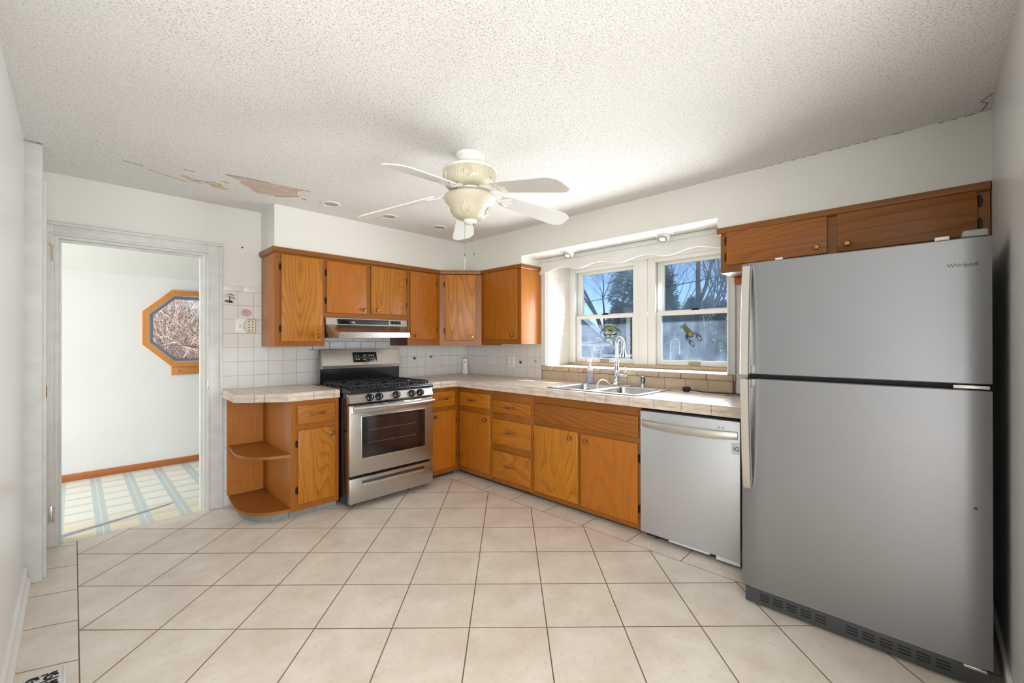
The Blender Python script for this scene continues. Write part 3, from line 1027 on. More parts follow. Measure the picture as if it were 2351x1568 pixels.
sc_ = thing('sill_tile_band', (0, -2.08, 0.92), 'tan tile band under the kitchen window behind the sink', 'tile band')
cp.build('bullnose_row', TILE_SILL, sc_)
MB().box(-0.014, -0.0005, -1.205, -2.965, 0.915, 1.0045).build('brick_row', TILE_SILL2, sc_)
MB().box(-0.006, -0.0002, -1.19, -2.98, 0.92, 1.045).build('grout', GROUT, sc_)
# stool of tan bullnose below the sashes
struct('trim_8', MB().box(0.335, 0.3995, -1.2585, -2.9235, 1.0502, 1.078, 0.006), TILE_SILL, 'tan bullnose strip under the window sashes', 'window stool')
# side casings on the room wall
struct('trim_9', MB().box(-0.018, -0.0005, -1.181, -1.2515, 1.0535, 1.99, 0.003).box(-0.022, -0.001, -1.225, -1.2512, 1.0537, 1.9897, 0.004), TRIM, 'white casing at the left of the window recess', 'window casing')
struct('trim_10', MB().box(-0.018, -0.0005, -2.93, -2.985, 1.0535, 1.99, 0.003).box(-0.022, -0.001, -2.9303, -2.95, 1.0537, 1.9897, 0.004), TRIM, 'white casing at the right of the window recess', 'window casing')
# scalloped valance
val = [(-1.182, 2.1035), (-1.182, 1.952)]
lows = [(-1.24, 1.962), (-1.655, 1.962), (-2.085, 1.957), (-2.50, 1.960), (-2.93, 1.956)]
for (ya, za), (yb, zb) in zip(lows[:-1], lows[1:]):
    for k in range(12):
        t = k / 12
        val.append((ya + (yb - ya) * t, za + (zb - za) * t + 0.036 * (0.5 - 0.5 * cos(2 * pi * t)) ** 0.8))
val += [(-2.93, 1.956), (-2.985, 1.952), (-2.985, 2.1035)]
vm_ = MB().prism(val, -0.0405, -0.0225, 'x')
vm_.box(-0.052, -0.0402, -1.1825, -2.9845, 2.068, 2.1035, 0.004)
struct('trim_11', vm_, TRIM, 'white scalloped valance board across the window top', 'valance')


def dh_window(name, y0, y1, label):
    """double-hung; y0 > y1"""
    wdw = thing(name, (0.40, (y0 + y1) / 2, 1.075), label, 'window', None, 'structure')
    zt = 2.05
    f = MB()
    f.box(0.36, 0.50, y0, y0 - 0.055, 1.075, zt, 0.003).box(0.36, 0.50, y1 + 0.055, y1, 1.075, zt, 0.003)
    f.box(0.3605, 0.4995, y0 - 0.055, y1 + 0.055, zt - 0.05, zt - 0.0005, 0.002).box(0.40, 0.4995, y0 - 0.055, y1 + 0.055, 1.0785, 1.085, 0.002)
    f.box(0.354, 0.3695, y0 - 0.001, y0 - 0.075, 1.0785, zt - 0.051, 0.003)
    f.build('frame', SASH, wdw)
    a, b = y0 - 0.062, y1 + 0.03

    def sash(nm, xa, xb, z0, z1, st, bot, top, gz):
        s = MB()
        s.box(xa, xb, a, a - st, z0, z1, 0.003).box(xa, xb, b + st, b, z0, z1, 0.003)
        s.box(xa + 0.0004, xb - 0.0004, a - st, b + st, z0 + 0.0003, z0 + bot, 0.002).box(xa + 0.0004, xb - 0.0004, a - st, b + st, z1 - top, z1 - 0.0003, 0.002)
        # glazing bead
        s.box(xa + 0.006, xb - 0.006, a - st, a - st - 0.01, z0 + bot, z1 - top, 0.002).box(xa + 0.006, xb - 0.006, b + st + 0.01, b + st, z0 + bot, z1 - top, 0.002)
        so_ = s.build(nm, SASH, wdw)
        MB().box((xa + xb) / 2 - 0.002, (xa + xb) / 2 + 0.002, a - st, b + st, z0 + bot, z1 - top).build('pane', GLASS_UP if gz else GLASS, so_)
        return so_
    up_ = sash('upper_sash', 0.425, 0.46, 1.535, 2.01, 0.05, 0.03, 0.035, 1)
    lo_ = sash('lower_sash', 0.385, 0.42, 1.082, 1.555, 0.042, 0.045, 0.035, 0)
    ym = (a + b) / 2
    MB().box(0.388, 0.415, ym + 0.03, ym - 0.03, 1.555, 1.566, 0.003).box(0.388, 0.40, ym + 0.012, ym - 0.03, 1.566, 1.574, 0.002).build('sash_lock', BRONZE, wdw)
    MB().box(0.372, 0.386, ym + 0.048, ym - 0.048, 1.09, 1.118, 0.004).build('lift_handle', plain('sash_lift_' + name, (168, 156, 130), 0.4, 0.5), wdw)
    return wdw


dh_window('window_1', -1.258, -2.045, 'left double-hung window above the sink with crab sticker')
dh_window('window_2', -2.135, -2.922, 'right double-hung window above the sink with lobster sticker')
struct('trim_12', MB().box(0.352, 0.49, -2.0455, -2.1345, 1.0785, 2.034, 0.003), SASH, 'white mullion between the two windows', 'mullion')
struct('trim_13', MB().box(0.350, 0.359, -1.2595, -2.923, 2.0345, 2.098, 0.003), SASH, 'white head casing above the two windows', 'head casing')

# stickers on the panes
def stroke(mb, pts, wd, x, closed=False):
    P = list(pts) + ([pts[0]] if closed else [])
    mb.tube([(x, p[0], p[1]) for p in P], wd / 2, 6)


XS = 0.3995
crab = thing('crab_sticker', (XS, -1.72, 1.33), 'stained-glass style crab sticker on the left lower pane', 'sticker')
cx, cz = -1.722, 1.398
k = MB()
pts = [(cx + 0.08 * cos(pi * q / 14), cz + 0.047 * sin(pi * q / 14) ** 1.25) for q in range(15)]
pts += [(cx - 0.08 * cos(pi * q / 10), cz - 0.04 * sin(pi * q / 10)) for q in range(1, 10)]
stroke(k, pts, 0.0055, XS, True)
for sg in (-1, 1):
    stroke(k, [(cx + sg * 0.075, cz - 0.002), (cx + sg * 0.03, cz - 0.012), (cx, cz - 0.028)], 0.005, XS)
    stroke(k, disk(cx + sg * 0.026, cz - 0.055, 0.026, 0.014, 14), 0.0055, XS, True)
    stroke(k, disk(cx + sg * 0.088, cz + 0.008, 0.012, 0.009, 12), 0.0055, XS, True)
    stroke(k, disk(cx + sg * 0.104, cz - 0.01, 0.013, 0.009, 12), 0.0055, XS, True)
    stroke(k, disk(cx + sg * 0.072, cz - 0.03, 0.012, 0.009, 12), 0.0055, XS, True)
    stroke(k, disk(cx + sg * 0.055, cz - 0.046, 0.011, 0.008, 12), 0.0055, XS, True)
    stroke(k, [(cx + sg * 0.104, cz - 0.02), (cx + sg * 0.11, cz - 0.035), (cx + sg * 0.1, cz - 0.045)], 0.005, XS)
    stroke(k, [(cx + sg * 0.012, cz - 0.01), (cx + sg * 0.012, cz + 0.012)], 0.008, XS)
    stroke(k, disk(cx + sg * 0.01, cz + 0.002, 0.008, 0.009, 10), 0.005, XS, True)
k.build('outline', INK, crab)
MB().prism(pts[:15], XS - 0.0008, XS + 0.0008, 'x').build('shell_film', GREEN_GL, crab)
for sg in (-1, 1):
    MB().prism(disk(cx + sg * 0.026, cz - 0.055, 0.025, 0.013, 14), XS - 0.0008, XS + 0.0008, 'x').build('claw_film', WHITE_GL, crab)
MB().prism(pts[14:] + [pts[0], (cx, cz - 0.02)], XS - 0.0008, XS + 0.0008, 'x').build('belly_film', WHITE_GL, crab)

lob = thing('lobster_sticker', (XS, -2.50, 1.25), 'stained-glass style lobster sticker on the right lower pane', 'sticker')
# local frame: t along the body (tail to claws), n across;  tail upper-left, claws lower-right
lx, lz = -2.484, 1.378
ta = atan2(-0.16, 0.125)


def LB(t, n):
    # image right is -y
    t, n = t * 0.74, n * 0.74
    return (lx - (t * cos(ta) - n * sin(ta)), lz + (t * sin(ta) + n * cos(ta)))


k = MB()
fan_ = [disk(0, 0, 0.001, 0.001, 4)]
for n0 in (-0.03, -0.012, 0.008, 0.026):
    stroke(k, [LB(-0.082 + 0.014 * cos(a) - 0.006 * abs(n0) / 0.03, n0 + 0.011 * sin(a)) for a in [2 * pi * i / 10 for i in range(10)]], 0.005, XS, True)
stroke(k, [LB(-0.07, -0.02), LB(-0.07, 0.02), LB(0.015, 0.028), LB(0.05, 0.03), LB(0.075, 0.012), LB(0.075, -0.012), LB(0.05, -0.03), LB(0.015, -0.028)], 0.0055, XS, True)
for t in (-0.055, -0.038, -0.02, -0.003, 0.013):
    stroke(k, [LB(t, -0.024), LB(t + 0.005, 0), LB(t, 0.024)], 0.0045, XS)
for sg in (-1, 1):
    stroke(k, [LB(0.078, sg * 0.006), LB(0.088, sg * 0.012)], 0.008, XS)
    stroke(k, [LB(0.062 + 0.013 * cos(a), sg * 0.040 + 0.013 * sin(a)) for a in [2 * pi * i / 12 for i in range(12)]], 0.005, XS, True)
    stroke(k, [LB(0.085 + 0.016 * cos(a), sg * 0.058 + 0.014 * sin(a)) for a in [2 * pi * i / 12 for i in range(12)]], 0.005, XS, True)
    stroke(k, [LB(0.135 + 0.042 * cos(a), sg * 0.055 + 0.022 * sin(a)) for a in [2 * pi * i / 16 for i in range(16)]], 0.0055, XS, True)
    stroke(k, [LB(0.172, sg * 0.05), LB(0.145, sg * 0.062), LB(0.12, sg * 0.072)], 0.005, XS)
    stroke(k, [LB(0.115, sg * 0.036), LB(0.118, sg * 0.074)], 0.004, XS)
for t, n1 in ((0.03, 0.055), (0.042, 0.06), (0.02, 0.05), (0.05, 0.066)):
    stroke(k, [LB(t, -0.03), LB(t + 0.004, -n1)], 0.006, XS)
    stroke(k, [LB(t + 0.004, -n1), LB(t + 0.014, -n1 - 0.008)], 0.008, XS)
k.build('outline', INK, lob)
MB().prism([LB(-0.07, -0.02), LB(-0.07, 0.02), LB(0.015, 0.028), LB(0.05, 0.03), LB(0.075, 0.012), LB(0.075, -0.012), LB(0.05, -0.03), LB(0.015, -0.028)], XS - 0.0008, XS + 0.0008, 'x').build('body_film', GREEN_GL, lob)
for sg in (-1, 1):
    MB().prism([LB(0.115 + 0.022 * cos(a), sg * 0.055 + 0.018 * sin(a)) for a in [2 * pi * i / 12 for i in range(12)]], XS - 0.0008, XS + 0.0008, 'x').build('claw_film', BLUE_GL, lob)
    MB().prism([LB(0.152 + 0.02 * cos(a), sg * 0.055 + 0.018 * sin(a)) for a in [2 * pi * i / 12 for i in range(12)]], XS - 0.0009, XS + 0.0009, 'x').build('pincer_film', WHITE_GL, lob)

# ------------------------------------------------------------------ lights in ceiling and soffit
def can_light(x, y, z, label):
    t = thing('recessed_light', (x, y, z), label, 'recessed light', 'recessed lights along the range wall ceiling')
    MB().lathe([(0.052, -0.001), (0.056, -0.007), (0.066, -0.006), (0.071, -0.0015), (0.071, 0.0), (0.052, 0.0), (0.052, -0.001)], (x, y, z), 36, cap=False).build('trim_ring', TRIM, t)
    MB().lathe([(0.0, -0.0012), (0.03, -0.0014), (0.051, -0.0022), (0.0515, -0.001), (0.0, -0.0008)], (x, y, z), 36).build('lens', plain('dull_can_reflector', (170, 164, 152), 0.4, 0.3), t)
    return t


can_light(-1.882, -0.645, H, 'recessed ceiling light beside the peeled ceiling patch')
can_light(-1.398, -0.668, H, 'recessed ceiling light just past the fan blade tip over the hood')
can_light(-0.892, -0.690, H, 'recessed ceiling light closest to the corner cabinet')


def eyeball(x, y, label, turned=True):
    t = thing('eyeball_light', (x, y, ZC), label, 'eyeball light', 'eyeball lights over the sink window')
    MB().lathe([(0.048, 0), (0.052, -0.008), (0.07, -0.005), (0.078, -0.001), (0.078, 0), (0.048, 0)], (x, y, ZC), 36, cap=False).build('trim_ring', TRIM, t)
    if turned:
        b = MB()
        M = Matrix.Translation((x, y, ZC - 0.006)) @ Matrix.Rotation(radians(28), 4, 'Y')
        b.lathe([(0.05, 0.0), (0.05, -0.012), (0.046, -0.026), (0.038, -0.038), (0.034, -0.041), (0.032, -0.036), (0.0, -0.034)], n=32, M=M)
        bo = b.build('eyeball', WHITE_P, t)
        MB().lathe([(0.0395, -0.0365), (0.0405, -0.034), (0.036, -0.040)], n=32, M=M).build('gap_ring', INK_GREY, bo)
        MB().lathe([(0.031, -0.0355), (0.02, -0.044), (0.0, -0.047)], n=32, M=M).build('bulb', LABEL_W, t)
    else:
        MB().lathe([(0.0, -0.004), (0.03, -0.0035), (0.048, -0.001), (0.048, 0.0), (0, 0.0)], (x, y, ZC), 32).build('lens', LABEL_W, t)


eyeball(-0.156, -1.633, 'white eyeball spotlight over the left window')
eyeball(-0.185, -2.098, 'flat white recessed light between the two eyeball spotlights', False)
eyeball(-0.145, -2.518, 'white eyeball spotlight over the right window')

# ------------------------------------------------------------------ cabinets
def hinge(u, z, M, par, side):
    """dark oval butterfly hinge on the frame beside a door edge; side=-1 left of door, +1 right"""
    m = MB()
    m.loft([[(u + side * 0.008 + 0.0085 * cos(a), 0.0005, z + 0.03 * sin(a)) for a in [2 * pi * i / 16 for i in range(16)]],
            [(u + side * 0.008 + 0.0065 * cos(a), 0.004, z + 0.027 * sin(a)) for a in [2 * pi * i / 16 for i in range(16)]]], M)
    m.tube([(u, 0.006, z - 0.024), (u, 0.006, z + 0.024)], 0.0045, 8, M)
    return m.build('hinge', BRONZE, par)


def knob(u, z, w0, M, par):
    m = MB()
    T = M @ Matrix.Translation((u, w0, z)) @ Matrix.Rotation(-pi / 2, 4, 'X')
    m.lathe([(0.0, 0.0), (0.014, 0.0), (0.014, 0.002), (0.008, 0.004), (0.0065, 0.012), (0.011, 0.017), (0.0155, 0.021), (0.016, 0.026), (0.012, 0.031), (0.0, 0.033)], n=20, M=T)
    return m.build('knob', BRASS, par)


def pull(u, z, w0, M, par, half=0.045):
    m = MB()
    for s in (-1, 1):
        m.ball((u + s * half, w0 + 0.004, z), 0.011, (1.1, 0.55, 1.0), M, 8)
        m.ball((u + s * (half + 0.006), w0 + 0.012, z), 0.008, (1.0, 1.0, 1.0), M, 8)
    m.tube([(u - half, w0 + 0.012, z), (u - half * 0.6, w0 + 0.021, z), (u, w0 + 0.024, z - 0.001), (u + half * 0.6, w0 + 0.021, z), (u + half, w0 + 0.012, z)], [0.005, 0.0045, 0.006, 0.0045, 0.005], 8, M)
    return m.build('pull', BRASS, par)


def slab(u0, u1, z0, z1, M, par, name, mat, th=0.014):
    m = MB().box(u0, u1, 0.0008, th, z0, z1, 0.005, M, 3)
    return m.build(name, mat, par)


def door(u0, u1, z0, z1, M, par, mat, hinge_side, knob_at, th=0.014):
    d = slab(u0, u1, z0, z1, M, par, 'door', mat, th)
    hu = u0 if hinge_side == 'l' else u1
    s = -1 if hinge_side == 'l' else 1
    hh = (z1 - z0)
    off = 0.10 if hh > 0.3 else 0.055
    for zz in (z1 - off, z0 + off):
        hinge(hu, zz, M, par, s)
    knob(knob_at[0], knob_at[1], th, M, d)
    return d


def world_pt(M, u, w_, z):
    return tuple(M @ Vector((u, w_, z)))


UB = frame_at(BACK, 0.337)
UR = frame_at(RIGHT, 0.306)
BB = frame_at(BACK, 0.658)
BR = frame_at(RIGHT, 0.639)
ZU0, ZU1 = 1.254, 2.03
# diagonal frame
dA, dB = Vector((-0.63, -0.337)), Vector((-0.306, -0.62))
du_ = (dB - dA).normalized()
DG = Matrix(((du_.x, du_.y, 0, dA.x), (du_.y, -du_.x, 0, dA.y), (0, 0, 1, 0), (0, 0, 0, 1)))
dl_ = (dB - dA).length

c = thing('upper_cabinet', (-2.0, -0.17, ZU0), 'tall single-door golden wall cabinet left of the range hood', 'wall cabinet')
MB().box(-2.19, -1.808, -0.328, 0, ZU0, ZU1, 0.002, UB).build('carcass', SIDE_W, c)
MB().box(-2.19, -1.808, -0.0, 0.0006, ZU0, ZU1, 0, UB).build('face_frame', FRAME_W, c)
door(-2.143, -1.814 - 0.012, 1.294, 1.978, UB, c, DOOR_W, 'l', (-1.868, 1.338))

c = thing('upper_cabinet', (-1.41, -0.17, 1.497), 'short two-door wall cabinet directly above the range hood', 'wall cabinet')
MB().box(-1.807, -1.012, -0.328, 0, 1.497, ZU1, 0.002, UB).build('carcass', FRAME_W, c)
MB().box(-1.807, -1.012, 0.0, 0.0006, 1.497, ZU1, 0, UB).build('face_frame', FRAME_WX, c)
door(-1.79, -1.437, 1.537, 1.972, UB, c, DOOR_W2, 'l', (-1.472, 1.575))
door(-1.393, -1.03, 1.545, 1.978, UB, c, DOOR_W, 'r', (-1.345, 1.580))

c = thing('upper_cabinet', (-0.82, -0.17, ZU0), 'narrow single-door wall cabinet between hood and corner cabinet', 'wall cabinet')
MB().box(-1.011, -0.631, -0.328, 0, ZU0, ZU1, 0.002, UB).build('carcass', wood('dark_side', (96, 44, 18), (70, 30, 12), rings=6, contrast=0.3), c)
MB().box(-1.011, -0.631, 0.0, 0.0006, ZU0, ZU1, 0, UB).build('face_frame', FRAME_W, c)
door(-0.984, -0.676, 1.312, 1.980, UB, c, DOOR_W2, 'r', (-0.935, 1.352))

c = thing('upper_cabinet', (-0.2, -0.2, ZU0), 'diagonal corner wall cabinet with wavy-grain door', 'wall cabinet')
MB().prism([(-0.63, -0.009), (-0.009, -0.009), (-0.009, -0.62), (-0.306, -0.62), (-0.63, -0.337)], ZU0 + 0.001, ZU1, 'z').build('carcass', FRAME_W, c)
door(0.055, dl_ - 0.055, 1.305, 1.985, DG, c, DOOR_W, 'l', (dl_ - 0.092, 1.345))

c = thing('upper_cabinet', (-0.15, -0.9, ZU0), 'single-door wall cabinet at the left end of the window', 'wall cabinet')
MB().box(0.621, 1.19, -0.297, 0, ZU0 + 0.012, ZU1, 0.002, UR).build('carcass', SIDE_W, c)
MB().box(0.621, 1.19, 0.0, 0.0006, ZU0 + 0.012, ZU1, 0, UR).build('face_frame', FRAME_W, c)
door(0.675, 1.148, 1.315, 1.992, UR, c, DOOR_W2, 'l', (1.092, 1.350))

c = thing('upper_cabinet', (-0.15, -3.57, 1.74), 'low two-door wall cabinet above the refrigerator', 'wall cabinet')
MB().box(2.984, 4.168, -0.297, 0, 1.735, ZU1, 0.002, UR).build('carcass', FRAME_WY, c)
MB().box(2.984, 4.168, 0.0, 0.0006, 1.735, ZU1, 0, UR).build('face_frame', FRAME_WY, c)
door(3.022, 3.554, 1.782, 1.997, UR, c, FRIDGE_CAB_W, 'l', (3.508, 1.822))
door(3.598, 4.128, 1.782, 2.0, UR, c, FRIDGE_CAB_W, 'r', (3.645, 1.822))
MB().box(-0.06, -0.012, -2.99, -3.05, 1.69, 1.734, 0.003).build('cleat', BASE_PINE, c)

# crown strips
def crown(path, label, mat):
    t = MB()
    prof = [(-0.004, 1.985), (0.010, 1.988), (0.017, 1.996), (0.019, 2.010), (0.019, 2.028), (0.0, 2.030), (-0.004, 2.030)]
    secs = []
    n = len(path)
    for i, p in enumerate(path):
        p = Vector(p)
        ds = []
        if i > 0:
            ds.append((p - Vector(path[i - 1])).normalized())
        if i < n - 1:
            ds.append((Vector(path[i + 1]) - p).normalized())
        ns = [Vector((d.y, -d.x)) for d in ds]
        if len(ns) == 2:
            b = (ns[0] + ns[1]).normalized()
            k = 1.0 / max(0.3, b.dot(ns[0]))
            nrm = b * k
        else:
            nrm = ns[0]
        secs.append([(p.x + nrm.x * q[0], p.y + nrm.y * q[0], q[1]) for q in prof])
    t.loft(secs, smooth=False)
    return t.solo('crown_strip', mat, (path[0][0], path[0][1], 1.985), label, 'crown strip')


crown([(-2.19, -0.012), (-2.19, -0.338), (-0.63, -0.338), (-0.307, -0.62), (-0.307, -1.19), (-0.012, -1.19)], 'wooden crown strip along the range and corner wall cabinets', FRAME_WX)
crown([(-0.012, -2.984), (-0.307, -2.984), (-0.307, -4.168)], 'wooden crown strip above the refrigerator cabinet', FRAME_WY)
bpy.data.objects['crown_strip.001'].scale = (1, 1, 1)

# base cabinets
ZB0, ZB1 = 0.055, 0.857
c = thing('base_cabinet', (-1.99, -0.33, 0), 'base cabinet with one drawer and one door left of the range', 'base cabinet')
MB().box(-2.178, -1.829, -0.649, 0, ZB0, ZB1, 0.002, BB).build('carcass', SIDE_W, c)
MB().box(-2.178, -1.829, 0.0, 0.0006, ZB0, ZB1, 0, BB).build('face_frame', FRAME_W, c)
MB().box(-2.178, -1.83, -0.60, -0.045, 0.0, ZB0 + 0.01, 0, BB).build('toe_kick', TOE, c)
d = slab(-2.136, -1.858, 0.684, 0.823, BB, c, 'drawer', DRAWER_WX)
pull(-1.992, 0.756, 0.014, BB, d)
door(-2.132, -1.858, 0.103, 0.642, BB, c, DOOR_W, 'l', (-1.888, 0.594))

sh = thing('open_corner_shelf', (-2.3, -0.2, 0), 'rounded open corner shelf unit at the end of the left counter', 'shelf unit')
MB().box(-2.434, -2.1795, -0.022, -0.0085, 0.085, ZB1).build('back_panel', SIDE_W, sh)


def shelf_poly(k=1.0):
    P = [(-2.18, -0.022), (-2.425, -0.022)]
    A, B_, C_ = Vector((-2.425, -0.022)), Vector((-2.47, -0.44)), Vector((-2.18, -0.648))
    P.append((-2.452, -0.30))
    for i in range(13):
        t = i / 12
        a, b, cc = Vector((-2.452, -0.30)), Vector((-2.462, -0.62)), Vector((-2.18, -0.655))
        q = a * (1 - t) ** 2 + b * 2 * t * (1 - t) + cc * t * t
        P.append((q.x, q.y))
    return P


for z in (0.062, 0.455):
    MB().prism(shelf_poly(), z, z + 0.02, 'z').build('shelf', SHELF_W, sh)
tp = [((p[0] + 2.18) * 0.86 - 2.18, p[1] * 0.93) for p in shelf_poly()]
MB().prism(tp, 0.0, 0.0615, 'z').build('toe_kick', TOE, sh)

c = thing('base_cabinet', (-0.85, -0.33, 0), 'narrow base cabinet with drawer and door between range and inside corner', 'base cabinet')
MB().box(-1.045, -0.6402, -0.649, 0, ZB0 - 0.012, ZB1, 0.001, BB).build('carcass', FRAME_W, c)
MB().box(-1.045, -0.662, -0.60, -0.055, 0.0, ZB0, 0, BB).build('toe_kick', TOE_D, c)
d = slab(-1.02, -0.688, 0.678, 0.818, BB, c, 'drawer', DRAWER_WX)
pull(-0.832, 0.752, 0.014, BB, d)
door(-1.02, -0.683, 0.088, 0.635, BB, c, DOOR_W2, 'r', (-0.93, 0.59))

c = thing('base_cabinet', (-0.3, -0.9, 0), 'base cabinet with one drawer over one door at the inside corner of the sink run', 'base cabinet')
MB().box(0.6585, 1.136, -0.62, 0, ZB0 - 0.012, ZB1, 0.001, BR).build('carcass', FRAME_W, c)
MB().box(0.60, 1.136, -0.60, -0.06, 0.0, ZB0, 0, BR).build('toe_kick', TOE_D, c)
d = slab(0.687, 1.121, 0.678, 0.809, BR, c, 'drawer', DRAWER_W)
pull(0.893, 0.742, 0.014, BR, d)
door(0.686, 1.121, 0.092, 0.625, BR, c, DOOR_W2, 'l', (1.066, 0.576))

c = thing('base_cabinet', (-0.3, -1.38, 0), 'base cabinet with a stack of three drawers left of the sink base', 'base cabinet')
MB().box(1.1365, 1.6355, -0.62, 0, ZB0 - 0.014, ZB1, 0.002, BR).build('carcass', FRAME_W, c)
MB().box(1.1365, 1.6355, -0.60, -0.06, 0.0, ZB0, 0, BR).build('toe_kick', TOE_D, c)
for (z0, z1) in ((0.662, 0.771), (0.386, 0.604), (0.086, 0.325)):
    d = slab(1.152, 1.613, z0, z1, BR, c, 'drawer', DRAWER_W)
    pull(1.38, (z0 + z1) / 2 + 0.004, 0.014, BR, d)

c = thing('sink_base_cabinet', (-0.3, -2.1, 0), 'wide two-door base cabinet under the sink', 'base cabinet')
MB().box(1.636, 2.588, -0.62, 0, ZB0 - 0.02, 0.70, 0.002, BR).box(1.6602, 2.5648, -0.03, -0.0002, 0.7, ZB1, 0, BR).box(1.636, 1.66, -0.62, 0, 0.70, ZB1, 0.002, BR).box(2.565, 2.588, -0.62, 0, 0.70, ZB1, 0.002, BR).build('carcass', FRAME_WY, c)
MB().box(1.636, 2.588, -0.60, -0.06, 0.0, ZB0 - 0.01, 0, BR).build('toe_kick', TOE_D, c)
slab(1.656, 2.574, 0.645, 0.79, BR, c, 'false_drawer_front', FRIDGE_CAB_W)
door(1.656, 2.088, 0.078, 0.612, BR, c, DOOR_W, 'l', (2.02, 0.562), 0.018)
door(2.115, 2.571, 0.074, 0.608, BR, c, DOOR_W2, 'r', (2.165, 0.562), 0.018)

# ------------------------------------------------------------------ worktops
ZT = 0.92
PROF = [(-0.035, ZT), (-0.004, ZT + 0.001), (0.006, ZT - 0.003), (0.012, ZT - 0.011), (0.013, ZT - 0.022), (0.008, ZT - 0.032), (0.006, ZT - 0.037), (0.011, ZT - 0.042), (0.013, ZT - 0.05), (0.010, ZT - 0.06), (-0.035, ZT - 0.061)]


def cap_run(mb, a, b, cuts, mitre_a=0.0, mitre_b=0.0):
    """cap tiles along a->b (2D); outward normal is to the right of travel"""
    A, B_ = Vector(a), Vector(b)
    L = (B_ - A).length
    d = (B_ - A) / L
    nrm = Vector((d.y, -d.x))
    st = [0.0] + [q for q in cuts if 0.01 < q < L - 0.01] + [L]
    for s0, s1 in zip(st[:-1], st[1:]):
        g0 = 0.0 if s0 == 0 else 0.0016
        g1 = 0.0 if s1 == L else 0.0016
        secs = []
        for s_, g_, mt_ in ((s0, g0, mitre_a if s0 == 0 else 0), (s1, -g1, mitre_b if s1 == L else 0)):
            secs.append([(A.x + d.x * (s_ + g_ + q[0] * mt_) + nrm.x * q[0], A.y + d.y * (s_ + g_ + q[0] * mt_) + nrm.y * q[0], q[1]) for q in PROF])
        mb.loft(secs, smooth=True)


def grout_run(mb, a, b):
    A, B_ = Vector(a), Vector(b)
    d = (B_ - A).normalized()
    nrm = Vector((d.y, -d.x))
    P = [(-0.034, ZT - 0.001), (0.004, ZT - 0.003), (0.009, ZT - 0.012), (0.009, ZT - 0.022), (0.004, ZT - 0.034), (0.009, ZT - 0.05), (0.007, ZT - 0.059), (-0.034, ZT - 0.060)]
    mb.loft([[(A.x + nrm.x * q[0], A.y + nrm.y * q[0], q[1]) for q in P], [(B_.x + nrm.x * q[0], B_.y + nrm.y * q[0], q[1]) for q in P]], smooth=False)


XF = -0.688
wt = thing('worktop', (-0.35, -1.9, ZB1), 'L-shaped beige tiled worktop holding the sink', 'worktop')
hx0, hx1, hy0, hy1 = -0.602, -0.158, -1.79, -2.535
t = MB()
z0 = ZB1 + 0.002
t.box(XF, -0.009, -0.009, hy0, z0, ZT).box(XF, hx0, hy0, hy1, z0, ZT).box(hx1, -0.015, hy0, hy1, z0, ZT).box(XF, -0.015, hy1, -3.262, z0, ZT)
t.box(-1.043, XF, -0.009, XF, z0, ZT)
t.build('tile_top', COUNTER, wt)
e = MB()
cap_run(e, (-1.043, XF), (XF, XF), [0.16], 0, -1)
cap_run(e, (XF, XF), (XF, -3.262), [-XF * 0 + v for v in [0.269 + 0.1752 * k for k in range(14)]], 1, 0)
e.build('edge_caps', CAP, wt)['label'] = 'moulded tan edge tiles'
e = MB()
grout_run(e, (-1.043, XF), (XF + 0.0, XF))
grout_run(e, (XF, XF + 0.0), (XF, -3.262))
e.build('grout', GROUT, wt)

wt2 = thing('worktop', (-2.15, -0.35, ZB1), 'small tiled worktop with clipped corner left of the range', 'worktop')
LP = [(-2.459, -0.009), (-2.478, -0.455), (-2.205, -0.672), (-1.829, -0.672)]
MB().prism(LP + [(-1.829, -0.009)], z0, ZT, 'z').build('tile_top', COUNTER, wt2)
e = MB()
cap_run(e, LP[0], LP[1], [], 0, 0.45)
cap_run(e, LP[1], LP[2], [0.13, 0.20], -0.45, 0.33)
cap_run(e, LP[2], LP[3], [0.18, 0.33], -0.33, 0)
e.build('edge_caps', CAP, wt2)
e = MB()
for p, q in zip(LP[:-1], LP[1:]):
    grout_run(e, p, q)
e.build('grout', GROUT, wt2)

# ------------------------------------------------------------------ sink, faucet and counter items
sk = thing('sink', (-0.38, -2.16, ZT), 'double bowl stainless drop-in sink below the window', 'sink')
rim = MB()
ZR = ZT + 0.001


def rrect(x0, x1, y0, y1, r, n=5):
    out = []
    for cx_, cy_, a0 in ((x1 - r, y1 - r, 0), (x0 + r, y1 - r, 90), (x0 + r, y0 + r, 180), (x1 - r, y0 + r, 270)):
        for i in range(n + 1):
            a = radians(a0 + 90 * i / n)
            out.append((cx_ + r * cos(a), cy_ + r * sin(a)))
    return out


SX0, SX1, SY0, SY1 = -0.625, -0.085, -2.56, -1.765
bowls = [(-0.585, -0.175, -2.135, -1.805), (-0.585, -0.175, -2.52, -2.17)]
